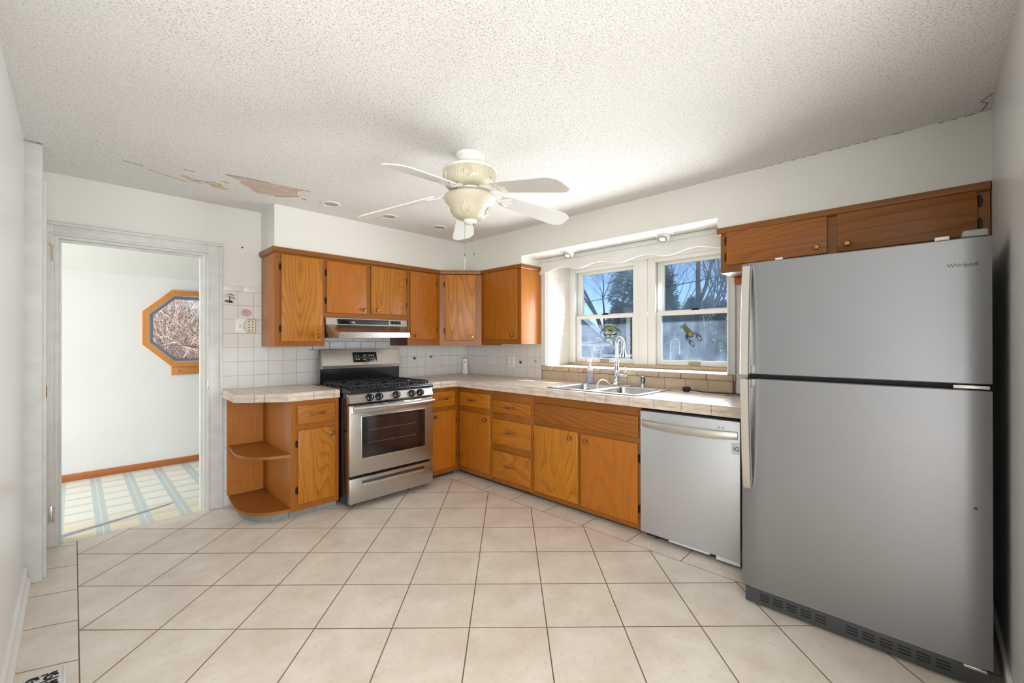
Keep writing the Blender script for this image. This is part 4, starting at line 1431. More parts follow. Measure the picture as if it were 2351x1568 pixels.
# deck as strips around the two bowls
zz0, zz1 = ZR, ZR + 0.006
outer = rrect(SX0, SX1, SY0, SY1, 0.03)
deckb = MB()
deckb.box(SX0, -0.585, SY0, SY1, zz0, zz1, 0.003).box(-0.175, SX1, SY0, SY1, zz0, zz1, 0.003)
deckb.box(-0.587, -0.173, SY0, -2.52, zz0, zz1, 0.003).box(-0.587, -0.173, -1.805, SY1, zz0, zz1, 0.003).box(-0.587, -0.173, -2.17, -2.135, zz0, zz1, 0.003)
deckb.build('deck', SINK_M, sk)
for (x0, x1, y0, y1) in bowls:
    b = MB()
    s0 = rrect(x0 - 0.004, x1 + 0.004, y0 - 0.004, y1 + 0.004, 0.05)
    secs = []
    for (ins, z) in ((0.0, zz1 + 0.0005), (0.008, zz1 - 0.006), (0.014, ZT - 0.03), (0.03, ZT - 0.12), (0.05, ZT - 0.165), (0.09, ZT - 0.175), (0.15, ZT - 0.178)):
        secs.append([(p[0], p[1], z) for p in rrect(x0 - 0.004 + ins, x1 + 0.004 - ins, y0 - 0.004 + ins, y1 + 0.004 - ins, max(0.012, 0.06 - ins * 0.3))])
    b.loft(secs, caps=False)
    n = len(secs[0])
    b.raw(secs[-1], [tuple(range(n))])
    b.lathe([(0.0, 0.002), (0.03, 0.002), (0.04, 0.004), (0.042, 0.0)], ((x0 + x1) / 2, (y0 + y1) / 2, ZT - 0.179), 24)
    b.build('bowl', SINK_M, sk)

fc = thing('faucet', (-0.118, -2.11, zz1), 'chrome pull-down gooseneck faucet behind the sink', 'faucet')
FX, FY = -0.118, -2.10
MB().box(FX - 0.03, FX + 0.028, FY - 0.135, FY + 0.135, zz1, zz1 + 0.008, 0.004).build('deck_plate', CHROME, fc)
b = MB()
b.lathe([(0.03, 0.0), (0.03, 0.012), (0.024, 0.018), (0.021, 0.03), (0.024, 0.04), (0.024, 0.05), (0.019, 0.058), (0.018, 0.075), (0.024, 0.09), (0.026, 0.105), (0.022, 0.125), (0.0155, 0.145), (0.014, 0.175), (0.019, 0.182), (0.019, 0.192), (0.012, 0.198), (0.0, 0.199)], (FX, FY, zz1 + 0.008), 28)
b.build('body', CHROME, fc)
b = MB()
pts = [(FX, FY, zz1 + 0.19)]
for i in range(4):
    pts.append((FX, FY, zz1 + 0.22 + i * 0.03))
cr = 0.05
zc_ = zz1 + 0.335
dirx, diry = -0.30, -0.80
for i in range(13):
    a = pi - pi * i / 12 * 0.97
    pts.append((FX + dirx * (cr + cr * cos(a)), FY + diry * (cr + cr * cos(a)), zc_ + cr * sin(a) * 1.15))
b.tube(pts, 0.0115, 14)
b.build('gooseneck', CHROME, fc)
q = Vector(pts[-1])
b = MB()
b.lathe([(0.0125, 0.012), (0.0145, 0.006), (0.0145, 0.0), (0.0125, -0.004), (0.0135, -0.035), (0.017, -0.06), (0.022, -0.085), (0.0235, -0.102), (0.019, -0.106), (0.0, -0.105)], tuple(q), 24, M=None)
b.build('spray_head', CHROME, fc)
b = MB()
b.tube([(FX - 0.005, FY - 0.01, zz1 + 0.085), (FX - 0.008, FY - 0.04, zz1 + 0.082), (FX - 0.01, FY - 0.075, zz1 + 0.078)], [0.016, 0.013, 0.012], 14)
b.tube([(FX - 0.01, FY - 0.07, zz1 + 0.075), (FX - 0.01, FY - 0.082, zz1 + 0.10), (FX - 0.01, FY - 0.086, zz1 + 0.135), (FX - 0.01, FY - 0.082, zz1 + 0.155)], [0.009, 0.008, 0.0095, 0.006], 12)
b.ball((FX - 0.01, FY - 0.086, zz1 + 0.078), 0.012)
b.build('lever', CHROME, fc)

ss = thing('side_sprayer', (-0.12, -2.335, zz1), 'short chrome and black side sprayer right of the faucet', 'sprayer')
MB().lathe([(0.024, 0), (0.024, 0.004), (0.014, 0.01), (0.013, 0.03), (0.0, 0.031)], (-0.12, -2.335, zz1), 20).build('base', CHROME, ss)
MB().lathe([(0.011, 0.03), (0.016, 0.036), (0.018, 0.07), (0.014, 0.085), (0.0, 0.088)], (-0.12, -2.335, zz1), 20).build('head', plain('smoke_chrome', (120, 124, 130), 0.15, 0.9), ss)

hs = MB()
hs.tube(smooth_path([(-0.13, -2.04, zz1 + 0.006), (-0.16, -2.02, zz1 + 0.035), (-0.21, -2.005, zz1 + 0.042), (-0.27, -2.01, zz1 + 0.012), (-0.31, -2.035, zz1 - 0.03), (-0.33, -2.05, zz1 - 0.09)]), 0.006, 10)
hs.solo('hose', HOSE, (-0.13, -2.04, zz1), 'thin white hose curling from the faucet into the left bowl', 'hose')

sp_ = thing('soap_bottle', (-0.118, -1.835, zz1), 'clear foam pump bottle with lilac soap on the sink edge', 'soap bottle')
BX, BY = -0.118, -1.835
MB().lathe([(0.0, 0.001), (0.036, 0.001), (0.038, 0.006), (0.036, 0.02), (0.031, 0.055), (0.026, 0.085), (0.023, 0.098), (0.023, 0.112), (0.0, 0.113)], (BX, BY, zz1), 28).build('bottle', SOAP_GL, sp_)
MB().lathe([(0.0, 0.003), (0.034, 0.003), (0.0355, 0.008), (0.033, 0.025), (0.0285, 0.058), (0.027, 0.07), (0.0, 0.07)], (BX, BY, zz1), 28).build('soap', SOAP_L, sp_)
MB().lathe([(0.025, 0.112), (0.025, 0.135), (0.018, 0.145), (0.01, 0.15), (0.008, 0.175), (0.014, 0.18), (0.017, 0.198), (0.012, 0.206), (0, 0.207)], (BX, BY, zz1), 24).box(BX - 0.035, BX, BY - 0.006, BY + 0.006, zz1 + 0.188, zz1 + 0.2, 0.003).build('pump', WHITE_P, sp_)

fz = thing('air_freshener', (-0.078, -0.075, ZT), 'white tapered air freshener standing in the counter corner', 'air freshener')
AX, AY = -0.085, -0.085
MB().lathe([(0.0, 0.0), (0.036, 0.0), (0.041, 0.006), (0.04, 0.02), (0.034, 0.055), (0.031, 0.10), (0.032, 0.15), (0.034, 0.178), (0.032, 0.183), (0.0, 0.184)], (AX, AY, ZT), 32).build('body', WHITE_P, fz)
MB().lathe([(0.0335, 0.1785), (0.0348, 0.18), (0.0335, 0.1825)], (AX, AY, ZT), 32).build('lid_seam', INK_GREY, fz)
vd = Vector((-0.71, -0.70, 0))
MB().ball((AX + vd.x * 0.031, AY + vd.y * 0.031, ZT + 0.135), 0.006, (0.8, 0.8, 1.4)).build('nozzle', INK_GREY, fz)
MB().ball((AX + vd.x * 0.036, AY + vd.y * 0.036, ZT + 0.04), 0.005).build('button', plain('soft_grey_button', (170, 170, 168), 0.4), fz)

pc = thing('charger_cable', (-0.10, -2.75, ZT), 'black plug and cord lying on the counter below the window', 'cord')
MB().box(-0.135, -0.085, -2.655, -2.70, ZT + 0.001, ZT + 0.035, 0.008).build('plug', BLACK_M, pc)
MB().tube(smooth_path([(-0.10, -2.70, ZT + 0.015), (-0.085, -2.76, ZT + 0.005), (-0.09, -2.84, ZT + 0.004), (-0.07, -2.93, ZT + 0.004), (-0.065, -3.02, ZT + 0.004), (-0.06, -3.15, ZT + 0.004)]), 0.0035, 8).build('cord', BLACK_M, pc)
MB().prism([(-0.115, -2.702), (-0.15, -2.715), (-0.14, -2.79), (-0.105, -2.785)], ZT + 0.001, ZT + 0.0025, 'z').build('tag', PAPER, pc)
MB().tube([(-0.052, -2.80, ZT + 0.012), (-0.045, -2.975, ZT + 0.016)], 0.0035, 8).solo('wooden_stick', STICK, (-0.05, -2.89, ZT), 'thin wooden stick lying behind the black cord', 'stick')
bp_ = MB()
bp_.prism([(-0.175, -2.965), (-0.165, -2.96), (-0.14, -3.02), (-0.08, -3.07), (-0.09, -3.17), (-0.16, -3.16), (-0.155, -3.03)], ZT + 0.001, ZT + 0.006, 'z')
bp_.solo('blue_clip', BLUE_P, (-0.13, -3.07, ZT), 'flat blue plastic piece on the counter beside the refrigerator', 'plastic piece')

# ------------------------------------------------------------------ range
RX0, RX1, RYF, RYB = -1.8156, -1.0556, -0.8196, -0.19
rg = thing('gas_range', (-1.4356, -0.5, 0), 'stainless and black freestanding gas range', 'range')
MB().box(RX0 + 0.004, RX1 - 0.004, RYF + 0.045, RYB, 0.03, 0.895, 0.004).build('body', BLACK, rg)
fe = MB()
for x in (RX0 + 0.05, RX1 - 0.05):
    for y in (RYF + 0.2, RYB - 0.06):
        fe.lathe([(0.014, 0), (0.014, 0.03), (0, 0.03)], (x, y, 0), 14)
fe.build('foot', BLACK_M, rg)
dw = MB().box(RX0, RX1, RYF, RYF + 0.045, 0.05, 0.242, 0.006)
drw = dw.build('drawer', STEEL, rg)
hd = MB()
hd.box(RX0 + 0.098, RX1 - 0.09, RYF - 0.0022, RYF + 0.001, 0.172, 0.215, 0.001)
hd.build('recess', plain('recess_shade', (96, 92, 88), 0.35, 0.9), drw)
MB().box(RX0 + 0.1, RX1 - 0.092, RYF - 0.006, RYF - 0.0005, 0.172, 0.194, 0.002).build('grip', STEEL_L, drw)
dr = MB()
dr.box(RX0, RX1, RYF, RYF + 0.045, 0.262, 0.802, 0.006)
dro = dr.build('oven_door', STEEL, rg)
MB().box(RX0 + 0.092, RX1 - 0.08, RYF - 0.003, RYF + 0.002, 0.382, 0.716, 0.0015).build('window_bezel', STEEL_L, dro)
MB().box(RX0 + 0.098, RX1 - 0.086, RYF - 0.0042, RYF - 0.0028, 0.389, 0.709).build('window_glass', OVEN_GLASS, dro)
MB().box(RX0 + 0.145, RX1 - 0.13, RYF - 0.0050, RYF - 0.0041, 0.43, 0.69).build('window_view', OVEN_WIN, dro)
rk = MB()
for z in (0.508, 0.607):
    rk.tube([(RX0 + 0.15, RYF - 0.0052, z - 0.006), (RX1 - 0.18, RYF - 0.0052, z - 0.006)], 0.0016, 6)
rk.build('rack', RACK, dro)
# door handle: broad bowed bar
hb = MB()
secs = []
for i in range(17):
    tt = i / 16
    x = RX0 + 0.022 + tt * (RX1 - RX0 - 0.03)
    bow = 0.028 + 0.022 * (1 - (2 * tt - 1) ** 2)
    hgt = 0.022
    zc_ = 0.768 + 0.006 * tt
    secs.append([(x, RYF - bow + 0.012 * cos(a), zc_ + hgt * sin(a)) for a in [2 * pi * k / 14 for k in range(14)]])
hb.loft(secs)
for x in (RX0 + 0.03, RX1 - 0.015):
    hb.box(x - 0.008, x + 0.008, RYF - 0.03, RYF + 0.002, 0.75, 0.788, 0.003)
hb.build('handle', STEEL_L, dro)
vs = MB()
for x0_, x1_ in ((0.03, 0.19), (0.24, 0.28), (0.32, 0.47), (0.53, 0.58), (0.64, 0.74)):
    vs.box(RX0 + x0_, RX0 + x1_, RYF - 0.001, RYF + 0.001, 0.793, 0.798)
vs.build('vent_slots', INK, dro)
cpn = MB()
cpn.prism([(RYF + 0.05, 0.818), (RYF, 0.818), (RYF - 0.002, 0.826), (RYF + 0.016, 0.887), (RYF + 0.05, 0.889)], RX0, RX1, 'x')
pn = cpn.build('control_panel', STEEL_L, rg)
for x in (-1.651, -1.572, -1.417, -1.269, -1.187):
    M = Matrix.Translation((x, RYF + 0.006, 0.852)) @ Matrix.Rotation(radians(90 - 14), 4, 'X')
    kb = MB()
    kb.lathe([(0.0, 0.0), (0.03, 0.0), (0.031, 0.004), (0.027, 0.012), (0.026, 0.028), (0.022, 0.031), (0.0, 0.031)], n=24, M=M)
    kb.box(-0.006, 0.006, -0.024, 0.024, 0.026, 0.042, 0.003, M @ Matrix.Rotation(0.0, 4, 'Z'))
    kn = kb.build('burner_knob', BLACK, rg)
mk = MB()
for x in (-1.695, -1.14):
    mk.box(x, x + 0.012, RYF + 0.004, RYF + 0.0045, 0.862, 0.864)
mk.build('panel_marking', INK_GREY, rg)
ct = MB()
ct.box(RX0 - 0.002, RX1 + 0.002, RYF - 0.004, RYB, 0.889, 0.916, 0.006)
ct.build('cooktop', BLACK, rg)
ct2 = MB()
for x0_, x1_, y0_, y1_ in ((RX0, RX1, RYF - 0.002, RYF + 0.03), (RX0, RX0 + 0.025, RYF, RYB - 0.06), (RX1 - 0.025, RX1, RYF, RYB - 0.06)):
    ct2.box(x0_, x1_, y0_, y1_, 0.914, 0.926, 0.005)
ct2.build('cooktop_lip', BLACK, rg)
# burners
BXs = [(-1.64, -0.68), (-1.64, -0.40), (-1.4356, -0.54), (-1.23, -0.68), (-1.23, -0.40)]
for (x, y) in BXs:
    MB().lathe([(0.05, 0.0), (0.05, 0.008), (0.042, 0.012), (0.036, 0.012), (0.036, 0.020), (0.03, 0.024), (0.0, 0.024)], (x, y, 0.916), 24).build('burner', BLACK_M, rg)
# grates
for gx0, gx1 in ((RX0 + 0.03, -1.56), (-1.555, -1.316), (-1.311, RX1 - 0.03)):
    gr = MB()
    gy0, gy1 = RYF + 0.04, RYB - 0.085
    zt_ = 0.952
    def bar(a, b, w_=0.011, z=zt_, h=0.012):
        A, B2 = Vector((a[0], a[1], 0)), Vector((b[0], b[1], 0))
        d_ = (B2 - A)
        L_ = d_.length
        M = Matrix.Translation((A.x, A.y, 0)) @ Matrix.Rotation(atan2(d_.y, d_.x), 4, 'Z')
        gr.box(0, L_, -w_ / 2, w_ / 2, z - h, z, 0.003, M, 1)
    bar((gx0, gy0), (gx1, gy0)); bar((gx0, gy1), (gx1, gy1)); bar((gx0, gy0), (gx0, gy1)); bar((gx1, gy0), (gx1, gy1))
    gm = (gy0 + gy1) / 2
    bar((gx0, gm), (gx1, gm))
    xm = (gx0 + gx1) / 2
    for yc in ((gy0 + gm) / 2, (gm + gy1) / 2):
        bar((gx0, yc), (xm - 0.028, yc)); bar((gx1, yc), (xm + 0.028, yc))
        bar((xm, yc - 0.12), (xm, yc - 0.03)); bar((xm, yc + 0.12), (xm, yc + 0.03))
    for x in (gx0, gx1, xm):
        for y in (gy0, gm, gy1):
            gr.box(x - 0.007, x + 0.007, y - 0.007, y + 0.007, 0.916, zt_ - 0.004, 0.003, None, 1)
    for i in range(6):
        y = gy0 + 0.03 + i * (gy1 - gy0 - 0.06) / 5
        gr.box(gx0 - 0.006, gx0 + 0.006, y - 0.008, y + 0.008, 0.918, zt_, 0.003, None, 1)
    for i in range(4):
        x = gx0 + 0.03 + i * (gx1 - gx0 - 0.06) / 3
        gr.box(x - 0.006, x + 0.006, gy0 - 0.006, gy0 + 0.006, 0.918, zt_, 0.003, None, 1)
    gr.build('grate', IRON, rg)
# backguard
bgp = MB()
bgp.prism([(-0.19, 0.916), (-0.255, 0.916), (-0.262, 1.05), (-0.245, 1.225), (-0.19, 1.225)], RX0 + 0.002, RX1 - 0.002, 'x')
bgp.build('backguard', BLACK, rg)
bgf = MB()
bgf.prism([(-0.258, 1.055), (-0.288, 1.058), (-0.292, 1.085), (-0.252, 1.222), (-0.243, 1.222)], RX0 + 0.012, RX1 - 0.002, 'x')
bgo = bgf.build('backguard_panel', STEEL, rg)
# display on the slanted face
sl_a = atan2(1.222 - 1.085, 0.040)
SLM = Matrix.Translation(((RX0 + RX1) / 2 + 0.02, -0.2727, 1.152)) @ Matrix.Rotation(sl_a, 4, 'X')
dsp = MB().box(-0.115, 0.115, -0.047, 0.047, 0.0005, 0.003, 0.001, SLM)
dso = dsp.build('display', DISPLAY, bgo)
mk = MB()
for (x, y, w_, h_) in ((-0.088, 0.012, 0.018, 0.004), (-0.064, 0.012, 0.016, 0.004), (-0.084, -0.018, 0.012, 0.012), (-0.062, -0.018, 0.012, 0.012), (-0.012, -0.006, 0.01, 0.004), (-0.008, -0.024, 0.028, 0.004),
                       (0.04, 0.014, 0.01, 0.01), (0.062, 0.014, 0.013, 0.01), (0.084, 0.014, 0.011, 0.01), (0.042, -0.014, 0.008, 0.007), (0.064, -0.018, 0.014, 0.008), (0.086, -0.014, 0.012, 0.012)):
    mk.box(x - w_ / 2, x + w_ / 2, y - h_ / 2, y + h_ / 2, 0.003, 0.0034, 0, SLM)
mk.build('keypad_marking', LED, dso)
MB().box(-0.016, 0.014, 0.008, 0.024, 0.003, 0.0034, 0, SLM).build('clock_digits', LEDG, dso)
text_mb('FRIGIDAIRE', 0.0095, SLM @ Matrix.Translation((0, -0.058, 0.0006)), 0.0003).build('lettering', INK_GREY, bgo)

# ------------------------------------------------------------------ range hood
hd = thing('range_hood', (-1.41, -0.3, 1.33), 'stainless under-cabinet range hood above the gas range', 'range hood')
HL, HR = -1.803, -1.03
b = MB()
ysec = [(-0.01, HL, HR, 1.33, 1.495), (-0.352, HL, HR, 1.33, 1.495)]
# shell: rear box + sloping canopy that narrows to the lip
v = [(HL, -0.35, 1.495), (HR, -0.35, 1.495), (HR, -0.36, 1.437), (HL, -0.36, 1.437), (-1.775, -0.55, 1.366), (-1.115, -0.53, 1.370), (-1.112, -0.532, 1.332), (-1.778, -0.552, 1.322), (HL, -0.02, 1.325), (HR, -0.02, 1.330), (HL, -0.02, 1.495), (HR, -0.02, 1.495)]
f_ = [(0, 3, 2, 1), (3, 4, 5, 2), (4, 7, 6, 5), (7, 8, 9, 6), (10, 8, 7, 3, 0), (7, 4, 3), (11, 1, 2, 6, 9), (6, 2, 5), (10, 11, 9, 8), (0, 1, 11, 10)]
b.raw(v, f_)
b.build('shell', STEEL, hd)
lp = MB()
lp.loft([[(-1.781, -0.556, 1.320), (-1.777, -0.556, 1.370), (-1.777, -0.546, 1.370), (-1.779, -0.546, 1.320)], [(-1.108, -0.536, 1.330), (-1.111, -0.536, 1.374), (-1.111, -0.526, 1.374), (-1.108, -0.526, 1.330)]], smooth=False)
lp.build('lip', STEEL_L, hd)
MB().box(-1.705, -1.555, -0.3625, -0.35, 1.444, 1.487, 0.001).build('control_plate', DISPLAY, hd)
gv = MB().box(-1.548, -1.225, -0.362, -0.35, 1.446, 1.488, 0.001)
gv.build('vent_grille', plain('hood_grille', (46, 46, 50), 0.4), hd)
MB().box(-1.202, -1.10, -0.3625, -0.35, 1.456, 1.484, 0.001).build('switch_plate', BLACK_M, hd)
for x in (-1.175, -1.135):
    MB().box(x - 0.01, x + 0.01, -0.37, -0.3625, 1.462, 1.48, 0.003).build('switch', BLACK, hd)
MB().lathe([(0.0, -0.012), (0.08, -0.008), (0.1, 0.0), (0.0, 0.0)], (-1.50, -0.36, 1.327), 28).build('lamp_lens', LABEL_W, hd)

# ------------------------------------------------------------------ dishwasher
dwt = thing('dishwasher', (-0.35, -2.9, 0), 'silver dishwasher between the sink base and the refrigerator', 'dishwasher')
DX, DY0, DY1 = -0.668, -2.598, -3.205
MB().box(-0.03, DX + 0.05, DY0 - 0.006, DY1 + 0.006, 0.09, 0.842, 0.004).build('tub', CHARCOAL, dwt)
dd = MB().box(DX, DX + 0.05, DY0, DY1, 0.043, 0.836, 0.006)
dwo = dd.build('door', DW_M, dwt)
hb = MB()
secs = []
for i in range(17):
    tt = i / 16
    y = -2.615 + tt * (-3.192 + 2.615)
    bow = 0.004 + 0.036 * (1 - abs(2 * tt - 1) ** 2.6)
    hh = 0.023
    cz_ = 0.757 - 0.0 * tt
    secs.append([(DX - bow + 0.008 * cos(a), y, cz_ + hh * sin(a) - 0.006 * (1 - (2 * tt - 1) ** 2)) for a in [2 * pi * k / 12 for k in range(12)]])
hb.loft(secs)
hb.build('handle', HANDLE_M, dwo)
MB().box(DX + 0.03, DX + 0.10, DY0 - 0.03, DY1 + 0.03, 0.02, 0.09).build('toe_panel', BLACK_M, dwt)
MB().box(DX + 0.02, DX + 0.035, -2.78, -3.03, 0.024, 0.05, 0.003).box(DX + 0.01, DX + 0.03, -3.07, -3.20, 0.018, 0.052, 0.003).build('loose_foam', plain('grey_white_foam', (214, 218, 222), 0.7), dwt)
ft = MB()
for y in (-2.68, -3.13):
    ft.lathe([(0.02, 0.0), (0.02, 0.01), (0.008, 0.014), (0.008, 0.05), (0, 0.05)], (DX + 0.08, y, 0), 14)
ft.build('foot', BLACK_M, dwt)
lg = text_mb('LG', 0.017, on_right(DX - 0.0012, -2.652, 0.808), 0.0004)
lg.lathe([(0.0075, 0.0), (0.0075, 0.0006), (0.0056, 0.0006), (0.0056, 0.0), (0.0075, 0.0)], n=20, cap=False, M=on_right(DX - 0.0014, -2.630, 0.808))
lg.build('lettering', plain('pale_grey_lettering', (226, 228, 232), 0.4), dwo)
tp_ = MB()
for y in (-3.09, -3.112):
    tp_.lathe([(0.005, 0.0), (0.005, 0.001), (0, 0.001)], n=16, M=on_right(DX - 0.0004, y, 0.792))
tp_.build('indicator', LED, dwo)
stk = MB().box(DX - 0.0012, DX - 0.0002, -3.158, -3.204, 0.652, 0.715)
st = stk.build('energy_sticker', LABEL_W, dwo)
st['label'] = 'white sticker with black lettering'
text_mb('IG', 0.033, on_right(DX - 0.0018, -3.184, 0.68), 0.0003).build('sticker_lettering', INK, st)

# ------------------------------------------------------------------ refrigerator
fg = thing('refrigerator', (-0.5, -3.71, 0), 'tall stainless top-freezer refrigerator at the right', 'refrigerator')
FX0, FY0, FY1 = -0.967, -3.297, -4.128
MB().box(-0.14, FX0 + 0.085, FY0 - 0.004, FY1 + 0.004, 0.03, 1.672, 0.004).build('body', CHARCOAL, fg)
MB().box(FX0 + 0.07, FX0 + 0.09, FY0 - 0.01, FY1 + 0.01, 1.105, 1.13).build('gasket', BLACK_M, fg)


def fridge_door(z0, z1, nm):
    b = MB()
    secs = []
    n = 20
    for z, ins in ((z0, 0.004), (z0 + 0.004, 0.0), (z1 - 0.004, 0.0), (z1, 0.004)):
        front = []
        for i in range(n + 1):
            t_ = i / n
            y = FY0 - ins + (FY1 + ins - FY0 + ins) * t_
            edge = min(t_, 1 - t_)
            x = FX0 + ins + 0.012 * max(0.0, 1 - edge / 0.03) ** 2
            front.append((x, y, z))
        secs.append(front + [(FX0 + 0.07, FY1 + ins, z), (FX0 + 0.07, FY0 - ins, z)])
    b.loft(secs)
    return b.build(nm, FRIDGE_M, fg, 40)


fz_d = fridge_door(1.128, 1.672, 'freezer_door')
fr_d = fridge_door(0.088, 1.108, 'refrigerator_door')


def fhandle(z_far, z_near, y_a, par):
    """flat strap that stands off the door near the split and leans into it at the far end"""
    b = MB()
    secs = []
    N_ = 16
    for i in range(N_ + 1):
        t_ = i / N_                              # 0 far end .. 1 at the split
        z = z_far + (z_near - z_far) * t_
        so_ = 0.012 + 0.048 * (t_ ** 0.55)
        th_ = 0.012
        y0_ = y_a
        wd_ = 0.040
        x = FX0 - so_
        secs.append([(x, y0_, z), (x - th_ * 0.5, y0_ - 0.004, z), (x - th_ * 0.5, y0_ - wd_ + 0.004, z), (x, y0_ - wd_, z), (x + th_, y0_ - wd_, z), (x + th_, y0_, z)])
    b.loft(secs, smooth=True)
    b.box(FX0 - 0.055, FX0 + 0.002, y_a - 0.005, y_a - 0.035, min(z_near, z_near + (0.04 if z_far > z_near else -0.04)), max(z_near, z_near + (0.04 if z_far > z_near else -0.04)), 0.004)
    b.box(FX0 - 0.012, FX0 + 0.002, y_a - 0.005, y_a - 0.035, min(z_far, z_far + (-0.05 if z_far > z_near else 0.05)), max(z_far, z_far + (-0.05 if z_far > z_near else 0.05)), 0.002)
    return b.build('handle', HANDLE_M, par, 25)


fhandle(1.656, 1.13, -3.308, fz_d)
fhandle(0.575, 1.107, -3.308, fr_d)
gr = MB().box(FX0 + 0.015, FX0 + 0.06, FY0 - 0.012, FY1 + 0.006, 0.012, 0.083, 0.004)
gro = gr.build('toe_grille', DARK_GREY, fg)
for i in range(12):
    y = -3.375 - i * 0.055
    if i in (5,):
        continue
    gs = MB()
    for j in range(3):
        gs.box(FX0 + 0.0138, FX0 + 0.016, y, y - 0.04, 0.034 + j * 0.013, 0.040 + j * 0.013)
    gs.build('grille_slot', INK, gro)
MB().box(FX0 + 0.012, FX0 + 0.06, FY1 + 0.075, FY1 + 0.015, 0.073, 0.084, 0.002).build('lower_hinge', HANDLE_M, fg)
MB().box(FX0 + 0.004, FX0 + 0.06, FY1 + 0.10, FY1 + 0.006, 1.111, 1.124, 0.002).build('middle_hinge', HANDLE_M, fg)
MB().box(FX0 + 0.01, FX0 + 0.13, FY1 + 0.075, FY1 + 0.008, 1.673, 1.70, 0.008).build('hinge_cover', plain('grey_hinge_cover', (150, 150, 150), 0.4), fg)
MB().box(FX0 + 0.02, FX0 + 0.04, -3.44, -3.47, 1.672, 1.684, 0.002).box(FX0 + 0.02, FX0 + 0.04, -3.98, -4.02, 1.672, 1.688, 0.002).build('top_clip', WHITE_P, fg)
text_mb('Whirlpool', 0.0195, on_right(FX0 - 0.0012, -4.054, 1.571), 0.0006).build('lettering', INK_GREY, fz_d)
MB().lathe([(0.0, 0.0012), (0.005, 0.0012), (0.0055, 0.0)], n=18, M=on_right(FX0 - 0.0002, -4.085, 0.674)).build('dent', DARK_GREY, fr_d)

# ------------------------------------------------------------------ ceiling fan
CX, CY = -1.687, -2.079
fan = thing('ceiling_fan', (CX, CY, 1.95), 'white five-blade ceiling fan with cream glass light bowl', 'ceiling fan')
fan_c = (CX, CY, 0)
MB().lathe([(0.082, H), (0.086, H - 0.008), (0.084, H - 0.018), (0.076, H - 0.026), (0.074, H - 0.055), (0.08, H - 0.068), (0.0, H - 0.068)], fan_c, 40).build('canopy', FAN_WHITE, fan)
MB().lathe([(0.08, 2.294), (0.12, 2.288), (0.152, 2.268), (0.154, 2.258), (0.149, 2.254), (0.0, 2.254)], fan_c, 48).build('motor_cap', FAN_WHITE, fan)
mh = MB()
mh.lathe([(0.146, 2.255), (0.15, 2.245), (0.15, 2.205), (0.147, 2.19), (0.134, 2.174), (0.11, 2.164), (0.0, 2.162)], (0, 0, 0), 64)
mho = mh.axial('motor_housing', FAN_CREAM, fan)
MB().lathe([(0.0, 2.163), (0.072, 2.163), (0.07, 2.156), (0.058, 2.152), (0.056, 2.144), (0.064, 2.141), (0.064, 2.136), (0.0, 2.136)], fan_c, 40).build('switch_housing', FAN_WHITE, fan)
bw = MB()
bw.lathe([(0.06, 2.142), (0.09, 2.139), (0.126, 2.13), (0.146, 2.116), (0.149, 2.106), (0.142, 2.09), (0.122, 2.068), (0.107, 2.044), (0.096, 2.018), (0.077, 1.996), (0.046, 1.985), (0.0, 1.983)], (0, 0, 0), 64)
bwo = bw.axial('light_bowl', FAN_CREAM, fan)
bwo['label'] = 'ribbed cream glass bowl'
MB().lathe([(0.0, 1.984), (0.038, 1.985), (0.038, 1.977), (0.03, 1.966), (0.012, 1.957), (0.0, 1.955)], fan_c, 28).build('finial', FAN_WHITE, fan)


def leaf_spray(mb, M, s=1.0):
    for a, l in ((-0.75, 0.042), (-0.35, 0.055), (0.0, 0.068), (0.35, 0.055), (0.75, 0.042)):
        p0 = Vector((0, 0, 0))
        p1 = Vector((sin(a) * l * 0.55, 0.006, cos(a) * l * 0.5)) * s
        p2 = Vector((sin(a) * l * 0.8, 0.003, cos(a) * l)) * s
        mb.tube([p0, p1, p2], [0.003 * s, 0.007 * s, 0.001 * s], 6, M)


